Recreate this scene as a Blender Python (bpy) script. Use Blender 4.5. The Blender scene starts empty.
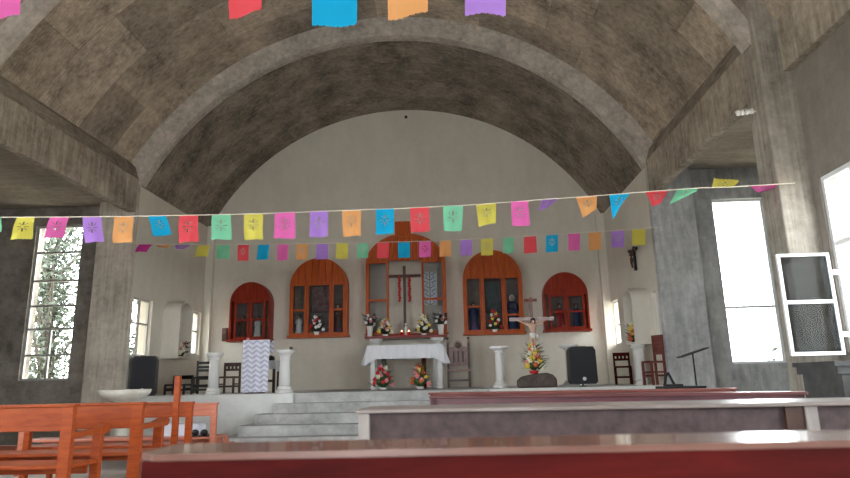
import bpy, bmesh, math, random
import numpy as np
from mathutils import Vector, Matrix
random.seed(7)
S = bpy.context.scene
C = S.collection
PI = math.pi

# ------------------------------------------------------------------ camera
F_PX, CX, CY = 614.0, 425.0, 239.0
EYE = 1.1
YAW, PITCH, ROLL = -0.0427, 0.22515, 0.022
Fv = Vector((math.sin(YAW)*math.cos(PITCH), math.cos(YAW)*math.cos(PITCH), math.sin(PITCH)))
R0 = Vector((math.cos(YAW), -math.sin(YAW), 0))
U0 = R0.cross(Fv)
Rv = R0*math.cos(ROLL) - U0*math.sin(ROLL)
Uv = U0*math.cos(ROLL) + R0*math.sin(ROLL)
cam = bpy.data.objects.new('camera', bpy.data.cameras.new('camera'))
C.objects.link(cam)
m = Matrix((Rv, Uv, -Fv)).transposed().to_4x4()
m.translation = Vector((0, 0, EYE))
cam.matrix_world = m
cam.data.sensor_width = 36
cam.data.lens = F_PX/850*36
cam.data.clip_start = 0.05
cam.data.dof.use_dof = True; cam.data.dof.focus_distance = 13.0; cam.data.dof.aperture_fstop = 4.5
S.camera = cam

def at(px, py, Y=None, X=None, Z=None):
    d = Fv*F_PX + Rv*(px-CX) - Uv*(py-CY)
    t = Y/d.y if Y is not None else (X/d.x if X is not None else (Z-EYE)/d.z)
    return d*t + Vector((0, 0, EYE))

# ------------------------------------------------------------------ materials
def mat(name, col, rough=0.6, metal=0.0, coat=0.0, emit=None, noise=None, bump=0.0, stretch=(1, 1, 1), spec=0.5, col2=None, scale=4.0):
    M = bpy.data.materials.new(name); M.use_nodes = True
    nt = M.node_tree; b = nt.nodes['Principled BSDF']
    b.inputs['Base Color'].default_value = (*col, 1)
    b.inputs['Roughness'].default_value = rough
    b.inputs['Metallic'].default_value = metal
    b.inputs['Coat Weight'].default_value = coat
    b.inputs['Specular IOR Level'].default_value = spec
    if emit:
        b.inputs['Emission Color'].default_value = (*col, 1); b.inputs['Emission Strength'].default_value = emit
    if col2 is not None or bump:
        tc = nt.nodes.new('ShaderNodeTexCoord'); mp = nt.nodes.new('ShaderNodeMapping')
        mp.inputs['Scale'].default_value = stretch
        nt.links.new(tc.outputs['Object'], mp.inputs['Vector'])
        n = nt.nodes.new('ShaderNodeTexNoise'); n.inputs['Scale'].default_value = scale
        n.inputs['Detail'].default_value = 6; n.inputs['Roughness'].default_value = 0.65
        nt.links.new(mp.outputs['Vector'], n.inputs['Vector'])
        if col2 is not None:
            r = nt.nodes.new('ShaderNodeValToRGB')
            r.color_ramp.elements[0].position = 0.35; r.color_ramp.elements[1].position = 0.68
            r.color_ramp.elements[0].color = (*col, 1); r.color_ramp.elements[1].color = (*col2, 1)
            nt.links.new(n.outputs['Fac'], r.inputs['Fac']); nt.links.new(r.outputs['Color'], b.inputs['Base Color'])
        if bump:
            bp = nt.nodes.new('ShaderNodeBump'); bp.inputs['Strength'].default_value = bump; bp.inputs['Distance'].default_value = 0.02
            nt.links.new(n.outputs['Fac'], bp.inputs['Height']); nt.links.new(bp.outputs['Normal'], b.inputs['Normal'])
    return M

def concrete(name, dark, light, streak=(6, 6, 0.7), uv=False, panel=None, big=0.6, bump=0.35, pvar=0.25, tint=None):
    """cast concrete: large blotches, fine streaks left by the boards, optional formwork panels"""
    M = bpy.data.materials.new(name); M.use_nodes = True
    nt = M.node_tree; N = nt.nodes; L = nt.links; b = N['Principled BSDF']
    b.inputs['Roughness'].default_value = 0.9; b.inputs['Specular IOR Level'].default_value = 0.2
    tc = N.new('ShaderNodeTexCoord'); src = tc.outputs['UV' if uv else 'Object']
    def noise(vec_scale, sc, det=5, ro=0.6):
        mp = N.new('ShaderNodeMapping'); mp.inputs['Scale'].default_value = vec_scale; L.new(src, mp.inputs['Vector'])
        n = N.new('ShaderNodeTexNoise'); n.inputs['Scale'].default_value = sc; n.inputs['Detail'].default_value = det; n.inputs['Roughness'].default_value = ro
        L.new(mp.outputs['Vector'], n.inputs['Vector']); return n.outputs['Fac']
    A = noise((1, 1, 1), big, 6, 0.7); B = noise(streak, 2.0, 4, 0.6); D = noise((1, 1, 1), 9, 5, 0.7)
    def math_(op, a, b_):
        q = N.new('ShaderNodeMath'); q.operation = op
        for i, v in enumerate((a, b_)):
            if isinstance(v, (int, float)): q.inputs[i].default_value = v
            else: L.new(v, q.inputs[i])
        return q.outputs[0]
    s = math_('ADD', math_('MULTIPLY', A, 0.46), math_('ADD', math_('MULTIPLY', B, 0.30), math_('MULTIPLY', D, 0.24)))
    r = N.new('ShaderNodeValToRGB'); r.color_ramp.elements[0].position = 0.38; r.color_ramp.elements[1].position = 0.62
    r.color_ramp.elements[0].color = (*dark, 1); r.color_ramp.elements[1].color = (*light, 1)
    L.new(s, r.inputs['Fac']); colr = r.outputs['Color']
    if panel:
        mp = N.new('ShaderNodeMapping'); L.new(src, mp.inputs['Vector'])
        mp.inputs['Location'].default_value = (0.35, 0.0, 0)
        bt = N.new('ShaderNodeTexBrick'); bt.inputs['Scale'].default_value = 1.0
        bt.inputs['Brick Width'].default_value = panel[0]; bt.inputs['Row Height'].default_value = panel[1]
        bt.offset = 0.37; bt.inputs['Mortar Size'].default_value = 0.010; bt.inputs['Mortar Smooth'].default_value = 0.6
        bt.inputs['Color1'].default_value = (1-pvar,)*3 + (1,); bt.inputs['Color2'].default_value = (1+pvar,)*3 + (1,)
        bt.inputs['Mortar'].default_value = (0.72, 0.72, 0.72, 1)
        L.new(mp.outputs['Vector'], bt.inputs['Vector'])
        mx = N.new('ShaderNodeMixRGB'); mx.blend_type = 'MULTIPLY'; mx.inputs['Fac'].default_value = 1
        L.new(colr, mx.inputs['Color1']); L.new(bt.outputs['Color'], mx.inputs['Color2']); colr = mx.outputs['Color']
    L.new(colr, b.inputs['Base Color'])
    bp = N.new('ShaderNodeBump'); bp.inputs['Strength'].default_value = bump; bp.inputs['Distance'].default_value = 0.03
    L.new(s, bp.inputs['Height']); L.new(bp.outputs['Normal'], b.inputs['Normal'])
    return M

M = {}
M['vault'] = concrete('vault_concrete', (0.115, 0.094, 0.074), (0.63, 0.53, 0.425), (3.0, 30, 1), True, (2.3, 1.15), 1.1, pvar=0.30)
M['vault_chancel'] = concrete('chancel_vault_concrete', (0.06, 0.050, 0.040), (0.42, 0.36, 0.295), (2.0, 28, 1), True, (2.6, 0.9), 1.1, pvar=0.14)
M['rib'] = concrete('rib_concrete', (0.30, 0.27, 0.235), (0.64, 0.585, 0.52), (5, 5, 5), False, None, 1.4)
M['beam'] = concrete('beam_concrete', (0.17, 0.145, 0.115), (0.54, 0.475, 0.395), (9, 7, 0.6), False, None, 1.3)
M['pier'] = concrete('pier_concrete', (0.15, 0.13, 0.11), (0.44, 0.40, 0.345), (10, 10, 0.35), False, None, 0.9)
M['haunch'] = concrete('haunch_concrete', (0.13, 0.11, 0.09), (0.40, 0.345, 0.285), (2, 2, 14), False, None, 1.0)
M['pierpale'] = concrete('pale_pier_concrete', (0.34, 0.30, 0.25), (0.78, 0.71, 0.61), (9, 9, 0.4), False, None, 0.9)
M['darkwall'] = concrete('transept_concrete', (0.13, 0.115, 0.102), (0.42, 0.38, 0.34), (1.5, 1.5, 2), False, None, 0.7)
M['slab'] = concrete('slab_concrete', (0.20, 0.17, 0.14), (0.42, 0.37, 0.31), (0.5, 9, 1), False, None, 0.7)
M['nave'] = concrete('nave_render', (0.20, 0.178, 0.158), (0.30, 0.27, 0.24), (2, 2, 0.6), False, None, 0.5, 0.1)
M['rwall'] = concrete('transept_render', (0.28, 0.285, 0.285), (0.64, 0.645, 0.64), (5, 5, 0.8), False, None, 0.9)
M['white'] = concrete('white_plaster', (0.63, 0.59, 0.515), (0.74, 0.70, 0.62), (1.5, 1.5, 0.5), False, None, 0.35, 0.06)
M['whitepaint'] = concrete('white_painted_block', (0.66, 0.67, 0.66), (0.80, 0.81, 0.80), (2, 2, 2), False, None, 1.0, 0.1)
M['floor'] = concrete('floor_concrete', (0.38, 0.36, 0.325), (0.55, 0.52, 0.475), (2, 2, 1), False, None, 0.6, 0.1)
M['step'] = concrete('step_concrete', (0.27, 0.27, 0.265), (0.56, 0.56, 0.55), (1, 6, 2), False, None, 1.4, 0.2)
M['woodO'] = mat('orange_varnished_wood', (0.22, 0.030, 0.004), 0.4, col2=(0.38, 0.072, 0.009), bump=0.05, stretch=(1, 8, 8), scale=3, spec=0.25)
M['woodR'] = mat('red_varnished_wood', (0.20, 0.014, 0.004), 0.4, col2=(0.34, 0.03, 0.008), bump=0.05, stretch=(6, 6, 0.8), scale=3, spec=0.25)
M['woodC'] = mat('cabinet_orange_wood', (0.36, 0.045, 0.004), 0.4, col2=(0.56, 0.12, 0.012), bump=0.05, stretch=(8, 8, 0.8), scale=3, spec=0.25)
M['pewred'] = mat('dark_red_varnish', (0.045, 0.003, 0.003), 0.55, col2=(0.10, 0.008, 0.006), stretch=(1, 6, 6), scale=2.5, spec=0.08)
M['pewtop'] = mat('worn_brown_varnish', (0.14, 0.06, 0.045), 0.25, col2=(0.25, 0.12, 0.09), stretch=(1, 6, 6), scale=2.5, coat=0.2)
M['pewgrey'] = mat('grey_brown_wood', (0.20, 0.155, 0.14), 0.3, col2=(0.36, 0.31, 0.29), stretch=(1, 8, 8), scale=3, coat=0.08)
M['pewpanel'] = mat('purple_brown_panel', (0.055, 0.032, 0.035), 0.5, col2=(0.12, 0.075, 0.075), stretch=(5, 5, 5), scale=4)
M['pewpale'] = mat('pale_worn_post', (0.30, 0.26, 0.24), 0.5, col2=(0.42, 0.38, 0.36), stretch=(8, 8, 1), scale=3)
M['pewpink'] = mat('red_brown_varnish', (0.12, 0.028, 0.022), 0.35, col2=(0.24, 0.075, 0.06), stretch=(1, 8, 8), scale=3, spec=0.3)
M['pewviolet'] = mat('violet_brown_varnish', (0.06, 0.012, 0.02), 0.35, col2=(0.13, 0.03, 0.04), stretch=(1, 8, 8), scale=3, coat=0.08)
M['pewbrown'] = mat('dull_violet_varnish', (0.08, 0.02, 0.025), 0.35, col2=(0.17, 0.06, 0.06), stretch=(1, 8, 8), scale=3, spec=0.3)
M['salmon'] = mat('salmon_wood', (0.42, 0.12, 0.07), 0.45, col2=(0.58, 0.21, 0.13), stretch=(1, 8, 8), scale=3)
M['brown'] = mat('dark_brown_wood', (0.045, 0.018, 0.012), 0.4, col2=(0.11, 0.05, 0.035), stretch=(8, 8, 1), scale=3)
M['cabback'] = mat('cabinet_back', (0.16, 0.13, 0.11), 0.7, col2=(0.32, 0.28, 0.25), scale=5)
M['carvedpale'] = mat('pale_carved_wood', (0.28, 0.17, 0.155), 0.4, col2=(0.48, 0.34, 0.32), stretch=(8, 8, 2), scale=4)
M['carved'] = mat('carved_rosewood', (0.14, 0.07, 0.065), 0.4, col2=(0.30, 0.17, 0.16), stretch=(8, 8, 2), scale=4)
M['black'] = mat('black_plastic', (0.008, 0.008, 0.010), 0.45)
M['blackwood'] = mat('black_wood', (0.012, 0.010, 0.010), 0.4)
M['grille'] = mat('speaker_grille', (0.015, 0.016, 0.022), 0.6, bump=0.6, scale=90)
M['metal'] = mat('grey_metal', (0.35, 0.35, 0.35), 0.35, metal=0.9)
M['alu'] = mat('aluminium_frame', (0.52, 0.51, 0.49), 0.4, metal=0.2)
M['framew'] = mat('white_frame', (0.78, 0.79, 0.80), 0.35)
M['cloth'] = mat('white_cloth', (0.78, 0.79, 0.86), 0.85, col2=(0.86, 0.87, 0.92), stretch=(6, 6, 1), scale=2, bump=0.2)
M['redcloth'] = mat('red_cloth', (0.45, 0.02, 0.02), 0.8)
M['redpaint'] = mat('red_brown_edge', (0.24, 0.03, 0.02), 0.5)
M['plaster'] = mat('white_plaster_moulding', (0.80, 0.80, 0.79), 0.5)
M['stone'] = mat('pale_onyx', (0.66, 0.64, 0.56), 0.35, col2=(0.88, 0.87, 0.80), scale=6, stretch=(1, 1, 3))
M['rock'] = mat('brown_rock', (0.05, 0.035, 0.03), 0.7, col2=(0.13, 0.10, 0.085), scale=6, bump=0.4)
M['skin'] = mat('painted_flesh', (0.62, 0.40, 0.30), 0.5)
M['hair'] = mat('dark_hair', (0.03, 0.015, 0.01), 0.6)
M['leaf'] = mat('leaf_green', (0.015, 0.05, 0.012), 0.5, col2=(0.05, 0.13, 0.03), scale=12)
M['leafd'] = mat('dark_leaf', (0.008, 0.018, 0.010), 0.5, col2=(0.025, 0.05, 0.02), scale=12)
M['treeleaf'] = mat('tree_leaf', (0.030, 0.042, 0.028), 0.6, col2=(0.10, 0.125, 0.085), scale=3)
M['bark'] = mat('bark', (0.06, 0.05, 0.04), 0.9, col2=(0.13, 0.11, 0.09), scale=8, stretch=(4, 4, 1))
M['ground'] = mat('dry_ground', (0.34, 0.30, 0.23), 0.9, col2=(0.48, 0.42, 0.33), scale=1.5)
M['string'] = mat('pale_cord', (0.72, 0.66, 0.55), 0.8)
M['brownrobe'] = mat('brown_robe', (0.10, 0.045, 0.025), 0.7)
M['blue'] = mat('blue_robe', (0.03, 0.055, 0.15), 0.6)
M['flowred'] = mat('red_petal', (0.55, 0.02, 0.02), 0.6)
M['floworange'] = mat('orange_petal', (0.62, 0.13, 0.03), 0.6)
M['flowpink'] = mat('pink_petal', (0.72, 0.25, 0.28), 0.6)
M['flowyellow'] = mat('yellow_petal', (0.80, 0.58, 0.10), 0.6)
M['flowwhite'] = mat('cream_petal', (0.82, 0.78, 0.62), 0.6)
M['flowpurewhite'] = mat('white_petal', (0.85, 0.83, 0.84), 0.6)
M['candlered'] = mat('red_glass_candle', (0.55, 0.01, 0.01), 0.15)
M['flame'] = mat('candle_flame', (1.0, 0.45, 0.2), 0.5, emit=4.0)
M['greybox'] = concrete('grey_cement_cabinet', (0.05, 0.05, 0.05), (0.10, 0.10, 0.10), (3, 3, 3), False, None, 2, 0.15)
M['plasticbag'] = mat('white_bag_plastic', (0.70, 0.74, 0.84), 0.4)
M['glassreflect'] = mat('pale_reflection', (0.85, 0.88, 0.92), 0.4)
M['barglare'] = mat('rose_wood_glare', (0.38, 0.30, 0.30), 0.4, col2=(0.52, 0.44, 0.44), scale=4)  # whitish glare on the crucifix bar put into its base colour
M['insul'] = mat('white_ceramic', (0.75, 0.72, 0.68), 0.3)

def glass(name, tint=(1, 1, 1), gloss=0.12, darken=0.0):
    m_ = bpy.data.materials.new(name); m_.use_nodes = True; nt = m_.node_tree; N = nt.nodes; L = nt.links
    N.remove(N['Principled BSDF']); out = N['Material Output']
    t = N.new('ShaderNodeBsdfTransparent'); t.inputs['Color'].default_value = (*tint, 1)
    g = N.new('ShaderNodeBsdfGlossy'); g.inputs['Roughness'].default_value = 0.03
    fr = N.new('ShaderNodeLayerWeight'); p_ = N.new('ShaderNodeMath'); p_.operation = 'POWER'; p_.inputs[1].default_value = 5.0
    L.new(fr.outputs['Facing'], p_.inputs[0])
    a = N.new('ShaderNodeMath'); a.operation = 'ADD'; a.inputs[1].default_value = gloss + 0.012
    L.new(p_.outputs[0], a.inputs[0])
    mx = N.new('ShaderNodeMixShader'); L.new(a.outputs[0], mx.inputs[0]); L.new(t.outputs[0], mx.inputs[1]); L.new(g.outputs[0], mx.inputs[2])
    L.new(mx.outputs[0], out.inputs['Surface']); return m_
M['glass'] = glass('window_glass', (0.95, 0.97, 0.97), 0.0)
M['glassdark'] = glass('cabinet_glass', (0.84, 0.86, 0.88), 0.01)
M['glasssash'] = glass('sash_glass', (0.52, 0.53, 0.54), -0.006)

def paper(name, col):
    m_ = bpy.data.materials.new(name); m_.use_nodes = True; nt = m_.node_tree; N = nt.nodes; L = nt.links
    N.remove(N['Principled BSDF']); out = N['Material Output']
    d = N.new('ShaderNodeBsdfDiffuse'); t = N.new('ShaderNodeBsdfTranslucent')
    for n in (d, t): n.inputs['Color'].default_value = (*col, 1)
    mx = N.new('ShaderNodeMixShader'); mx.inputs[0].default_value = 0.5
    L.new(d.outputs[0], mx.inputs[1]); L.new(t.outputs[0], mx.inputs[2]); L.new(mx.outputs[0], out.inputs['Surface']); return m_
PCOL = dict(yellow=(0.90, 0.82, 0.16), pink=(0.98, 0.20, 0.60), purple=(0.55, 0.30, 0.90), orange=(1.0, 0.50, 0.20), blue=(0.02, 0.52, 0.92),
            red=(0.98, 0.12, 0.15), green=(0.28, 0.78, 0.50), magenta=(0.85, 0.08, 0.50))
PAPER = {k: paper(k + '_tissue_paper', v) for k, v in PCOL.items()}

# ------------------------------------------------------------------ mesh helpers
class MB:
    def __init__(s): s.bm = bmesh.new(); s.uv = None
    def box(s, c, d, rot=None, bev=0.0):
        r = bmesh.ops.create_cube(s.bm, size=1.0); vs = r['verts']
        mt = Matrix.Translation(Vector(c)) @ (rot.to_4x4() if rot else Matrix()) @ Matrix.Diagonal((*d, 1))
        bmesh.ops.transform(s.bm, matrix=mt, verts=vs)
        if bev:
            es = list({e for v in vs for e in v.link_edges})
            bmesh.ops.bevel(s.bm, geom=es, offset=bev, segments=2, affect='EDGES', profile=0.5)
        return s
    def b2(s, x0, x1, y0, y1, z0, z1, bev=0.0):
        return s.box(((x0+x1)/2, (y0+y1)/2, (z0+z1)/2), (abs(x1-x0), abs(y1-y0), abs(z1-z0)), bev=bev)
    def tube(s, pts, r, seg=8, cap=True):
        pts = [Vector(p) for p in pts]; rings = []
        rr = r if isinstance(r, (list, tuple)) else [r]*len(pts)
        for i, p in enumerate(pts):
            a = pts[max(i-1, 0)]; b = pts[min(i+1, len(pts)-1)]; t = (b-a).normalized()
            u = t.cross(Vector((0, 0, 1)));
            if u.length < 1e-3: u = Vector((1, 0, 0))
            u.normalize(); w = t.cross(u)
            rings.append([s.bm.verts.new(p + (u*math.cos(2*PI*k/seg) + w*math.sin(2*PI*k/seg))*rr[i]) for k in range(seg)])
        for A, B in zip(rings, rings[1:]):
            for k in range(seg): s.bm.faces.new((A[k], A[(k+1) % seg], B[(k+1) % seg], B[k]))
        if cap: s.bm.faces.new(rings[0][::-1]); s.bm.faces.new(rings[-1])
        return s
    def lathe(s, prof, c=(0, 0, 0), seg=20, sx=1, sy=1):
        rings = [[s.bm.verts.new((c[0]+r*sx*math.cos(2*PI*k/seg), c[1]+r*sy*math.sin(2*PI*k/seg), c[2]+z)) for k in range(seg)] for r, z in prof]
        for A, B in zip(rings, rings[1:]):
            for k in range(seg): s.bm.faces.new((A[k], A[(k+1) % seg], B[(k+1) % seg], B[k]))
        s.bm.faces.new(rings[0][::-1]); s.bm.faces.new(rings[-1]); return s
    def prism(s, poly, a0, a1, axis='y'):
        """poly in (x,z) extruded along y, or in (y,z) extruded along x, or (x,y) along z"""
        def P(u, v, a): return {'y': (u, a, v), 'x': (a, u, v), 'z': (u, v, a)}[axis]
        A = [s.bm.verts.new(P(u, v, a0)) for u, v in poly]; B = [s.bm.verts.new(P(u, v, a1)) for u, v in poly]
        s.bm.faces.new(A); s.bm.faces.new(B[::-1]); n = len(poly)
        for k in range(n): s.bm.faces.new((A[k], B[k], B[(k+1) % n], A[(k+1) % n]))
        return s
    def ring(s, outer, inner, a0, a1, axis='y', closed=False):
        """strip between two polylines of equal length, extruded"""
        n = len(outer)
        for k in range(n-1): s.prism([outer[k], outer[k+1], inner[k+1], inner[k]], a0, a1, axis)
        return s
    def sphere(s, c, r, u=10, v=7, sc=(1, 1, 1)):
        q = bmesh.ops.create_uvsphere(s.bm, u_segments=u, v_segments=v, radius=r)
        bmesh.ops.transform(s.bm, matrix=Matrix.Translation(Vector(c)) @ Matrix.Diagonal((*sc, 1)), verts=q['verts']); return s
    def tri(s, *ps):
        s.bm.faces.new([s.bm.verts.new(p) for p in ps]); return s
    def build(s, name, mt, parent=None, smooth=False, world=False, weld=False, origin=None):
        bm = s.bm
        if weld: bmesh.ops.remove_doubles(bm, verts=bm.verts, dist=1e-5)
        bmesh.ops.recalc_face_normals(bm, faces=bm.faces)
        if world and parent is not None: bmesh.ops.transform(bm, matrix=(parent.matrix_basis if not parent.parent else parent.parent.matrix_basis @ parent.matrix_basis).inverted(), verts=bm.verts)
        if origin is not None: bmesh.ops.translate(bm, vec=-Vector(origin), verts=bm.verts)
        me = bpy.data.meshes.new(name); bm.to_mesh(me); bm.free()
        if smooth:
            for p in me.polygons: p.use_smooth = True
        me.materials.append(M[mt] if isinstance(mt, str) else mt)
        o = bpy.data.objects.new(name, me); C.objects.link(o)
        if origin is not None: o.location = origin
        if parent: o.parent = parent
        return o

def tag(o, label, cat, group=None, kind=None):
    if label: o['label'] = label
    if cat: o['category'] = cat
    if group: o['group'] = group
    if kind: o['kind'] = kind
    return o
def thing(name, label, cat, loc=(0, 0, 0), rz=0, group=None):
    o = bpy.data.objects.new(name, None); C.objects.link(o); o.empty_display_size = 0.1
    o.location = loc; o.rotation_euler = (0, 0, rz)
    bpy.context.view_layer.update()
    return tag(o, label, cat, group)
def struct(o): o['kind'] = 'structure'; return o
def copy_tree(o, parent=None):
    c = o.copy(); C.objects.link(c)
    if parent: c.parent = parent
    for ch in list(o.children): copy_tree(ch, c)
    return c
def smooth_by(o):
    for p in o.data.polygons: p.use_smooth = True

# ------------------------------------------------------------------ setting
AX = -1.27; XL, XR = -6.64, 4.09; Y0, Y1, Y2 = 7.52, 12.26, 16.2; PZ = 0.9
def arcpts(r, cz, a0, a1, n): return [(AX + r*math.cos(a0+(a1-a0)*k/n), cz + r*math.sin(a0+(a1-a0)*k/n)) for k in range(n+1)]
def vault(name, r0, r1, cz, y0, y1, zs, mt, n=56):
    a = math.asin((zs-cz)/r0); a0, a1 = a, PI-a
    bm = bmesh.new(); uv = bm.loops.layers.uv.new('UVMap')
    ys = [y0, y1]
    def vv(r, k, y): t = a0+(a1-a0)*k/n; return bm.verts.new((AX+r*math.cos(t), y, cz+r*math.sin(t)))
    G = {(i, j): [vv((r0, r1)[i], k, ys[j]) for k in range(n+1)] for i in (0, 1) for j in (0, 1)}
    def u(k): return r0*(a0+(a1-a0)*k/n)
    def f(vs, uvs):
        fc = bm.faces.new(vs)
        for l, q in zip(fc.loops, uvs): l[uv].uv = q
    for k in range(n):
        for i in (0, 1): f((G[i, 0][k], G[i, 0][k+1], G[i, 1][k+1], G[i, 1][k]), ((u(k), y0), (u(k+1), y0), (u(k+1), y1), (u(k), y1)))
        for j in (0, 1): f((G[0, j][k], G[0, j][k+1], G[1, j][k+1], G[1, j][k]), ((u(k), 0), (u(k+1), 0), (u(k+1), r1-r0), (u(k), r1-r0)))
    for e in (0, n): f((G[0, 0][e], G[0, 1][e], G[1, 1][e], G[1, 0][e]), ((0, 0), (1, 0), (1, 1), (0, 1)))
    bmesh.ops.recalc_face_normals(bm, faces=bm.faces)
    me = bpy.data.meshes.new(name); bm.to_mesh(me); bm.free()
    me.materials.append(M[mt]); o = bpy.data.objects.new(name, me); C.objects.link(o); return struct(o)

vault('ceiling', 6.42, 6.62, 2.62, Y0+0.30, Y1+0.02, 5.40, 'vault')               # crossing vault
vault('ceiling', 6.42, 6.62, 2.62, -12.0, Y0+0.1, 5.40, 'vault')                     # nave vault
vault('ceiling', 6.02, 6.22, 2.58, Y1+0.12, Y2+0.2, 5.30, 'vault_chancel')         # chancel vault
vault('trim_1', 5.97, 6.55, 2.61, Y1, Y1+0.14, 5.30, 'rib')
vault('trim_2', 6.00, 6.20, 2.61, Y0+0.08, Y0+0.32, 5.35, 'rib')
vault('trim_8', 6.12, 6.55, 2.61, Y0+0.12, Y0+0.34, 5.45, 'vault')
vault('trim_3', 5.985, 6.10, 2.60, Y1+0.17, Y1+0.24, 5.31, 'rib')

def wall_poly(name, x0, x1, z0, z1, y0, y1, holes, mt):
    """wall in the xz plane with rectangular holes (x0,x1,z0,z1), built as a grid of blocks"""
    mb = MB(); xs = sorted({x0, x1, *[h[0] for h in holes], *[h[1] for h in holes]}); zs = sorted({z0, z1, *[h[2] for h in holes], *[h[3] for h in holes]})
    for xa, xb in zip(xs, xs[1:]):
        for za, zb in zip(zs, zs[1:]):
            cx, cz = (xa+xb)/2, (za+zb)/2
            if not any(h[0] < cx < h[1] and h[2] < cz < h[3] for h in holes): mb.b2(xa, xb, y0, y1, za, zb)
    return struct(mb.build(name, mt))
def wall_side(name, y0, y1, z0, z1, x0, x1, holes, mt):
    mb = MB(); ys = sorted({y0, y1, *[h[0] for h in holes], *[h[1] for h in holes]}); zs = sorted({z0, z1, *[h[2] for h in holes], *[h[3] for h in holes]})
    for ya, yb in zip(ys, ys[1:]):
        for za, zb in zip(zs, zs[1:]):
            cy, cz = (ya+yb)/2, (za+zb)/2
            if not any(h[0] < cy < h[1] and h[2] < cz < h[3] for h in holes): mb.b2(x0, x1, ya, yb, za, zb)
    return struct(mb.build(name, mt))

# ground, floor, platform
struct(MB().b2(-40, 30, -12, 50, -0.5, -0.25).build('ground', 'ground'))
struct(MB().b2(-11.2, 8.7, -12.2, 12.6, -0.24, 0).build('floor', 'floor'))
SX0, SX1 = -3.11, 0.66
struct(MB().b2(SX0, SX1, 12.1, Y2, -0.2, PZ).build('floor', 'step'))              # the raised sanctuary floor
struct(MB().b2(XL, SX0, 12.0, Y2, -0.2, PZ+0.002, bev=0.006).build('trim_4', 'whitepaint'))
struct(MB().b2(SX1, XR, 12.0, Y2, -0.2, PZ+0.002, bev=0.006).build('trim_5', 'whitepaint'))
for k in range(4):
    z = 0.72-0.18*k; e = (0.34, 0.60, 0.80, 1.05)[k]
    st = MB().b2(SX0-e + (0.0 if k else 0), SX1+e, 11.86-0.29*k, 12.1 if k == 0 else 11.998, 0 if k else 0.0, z, bev=0.012)
    struct(st.build('step', 'step'))

# back wall with arched top
arc = arcpts(6.1, 2.58, math.asin((5.3-2.58)/6.1), PI-math.asin((5.3-2.58)/6.1), 48)
struct(MB().prism([(XR+0.3, -0.2), (XR+0.3, 5.3)] + arc + [(XL-0.3, 5.3), (XL-0.3, -0.2)], Y2, Y2+0.25).build('wall_back', 'white'))
# chancel side walls with their windows
LW = [(12.45, 13.30, 1.71, 2.93), (15.25, 15.95, 1.85, 2.95)]
RW = [(12.48, 12.82, 1.0, 2.75), (15.40, 16.12, 1.86, 2.95)]
wall_side('wall_left', Y1+0.1, Y2, 0, 5.45, XL-0.3, XL, LW, 'white')
wall_side('wall_right', Y1+0.1, Y2, 0, 5.45, XR, XR+0.3, RW, 'white')
for sx, nm in ((XL+0.10, 'trim_6'), (XR-0.10, 'trim_7')):
    struct(MB().b2(sx-0.10, sx+0.10, Y2-0.16, Y2, PZ, 5.33).build(nm, 'white'))
# piers
struct(MB().b2(-7.42, XL, Y1-0.04, Y1+0.12, 0, 5.40, bev=0.015).b2(-7.42, XL-0.29, Y1+0.10, Y1+0.5, 0, 5.39).build('pier', 'pierpale'))
struct(MB().b2(XR, 4.95, Y1-0.04, Y1+0.12, 0, 5.40, bev=0.015).b2(XR+0.29, 4.95, Y1+0.10, Y1+0.5, 0, 5.39).build('pier', 'rwall'))
struct(MB().b2(XR, 4.60, Y0-0.02, Y0+0.42, 0, 6.4, bev=0.02).build('pier', 'pier'))
struct(MB().b2(-7.42, XL, Y0-0.02, Y0+0.42, 0, 6.4, bev=0.02).build('pier', 'pier'))
# longitudinal beams
for x0, x1, xo in ((XL-0.16, XL, -7.4), (XR, XR+0.16, 4.9)):
    struct(MB().b2(x0, x1, Y0+0.3, Y1, 4.68, 5.42, bev=0.015).b2(min(xo, x0+0.03), max(xo, x1-0.03), Y0+0.31, Y1-0.01, 5.30, 5.41).build('beam', 'beam'))
for x0, x1 in ((-7.1, -7.02), (4.38, 4.55)):
    struct(MB().b2(x0, x1, -12, Y0-0.02, 4.90, 5.62, bev=0.01).build('beam', 'beam'))
for sg, xf, nm in ((-1, XL, 'trim_9'), (1, XR, 'trim_10')):
    def vz(x): return 2.62 + math.sqrt(6.42**2-(x-AX)**2)
    struct(MB().prism([(xf, 5.40), (xf+sg*0.10, 5.70), (xf+sg*0.2, vz(xf+sg*0.2)-0.0), (xf+sg*0.5, vz(xf+sg*0.2)), (xf+sg*0.5, 5.40)], Y0+0.30, Y1).build(nm, 'haunch'))
# transepts
LWIN = (-8.95, -7.90, 1.25, 4.53); RWIN = (5.42, 6.48, 1.27, 4.62)
wall_poly('wall_left', -11, -7.3, 0, 5.5, 12.5, 12.8, [LWIN], 'darkwall')
wall_poly('wall_right', 4.9, 8.5, 0, 5.8, 12.5, 12.8, [RWIN], 'rwall')
struct(MB().b2(-11.2, -11, 7.5, 12.8, 0, 5.5).build('wall_left', 'darkwall'))
struct(MB().b2(8.5, 8.7, 7.5, 12.8, 0, 5.8).build('wall_right', 'rwall'))
struct(MB().b2(-11.2, XL-0.14, Y0+0.1, 12.8, 4.93, 5.1).build('ceiling', 'slab'))
struct(MB().b2(XR+0.14, 8.7, Y0+0.3, 12.8, 5.28, 5.5).build('ceiling', 'slab'))
struct(MB().b2(-11.2, -7.42, Y0+0.1, Y0+0.3, 0, 5.0).build('wall_left', 'darkwall'))
struct(MB().b2(4.62, 8.7, Y0+0.1, Y0+0.3, 0, 5.4).build('wall_right', 'rwall'))
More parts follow.
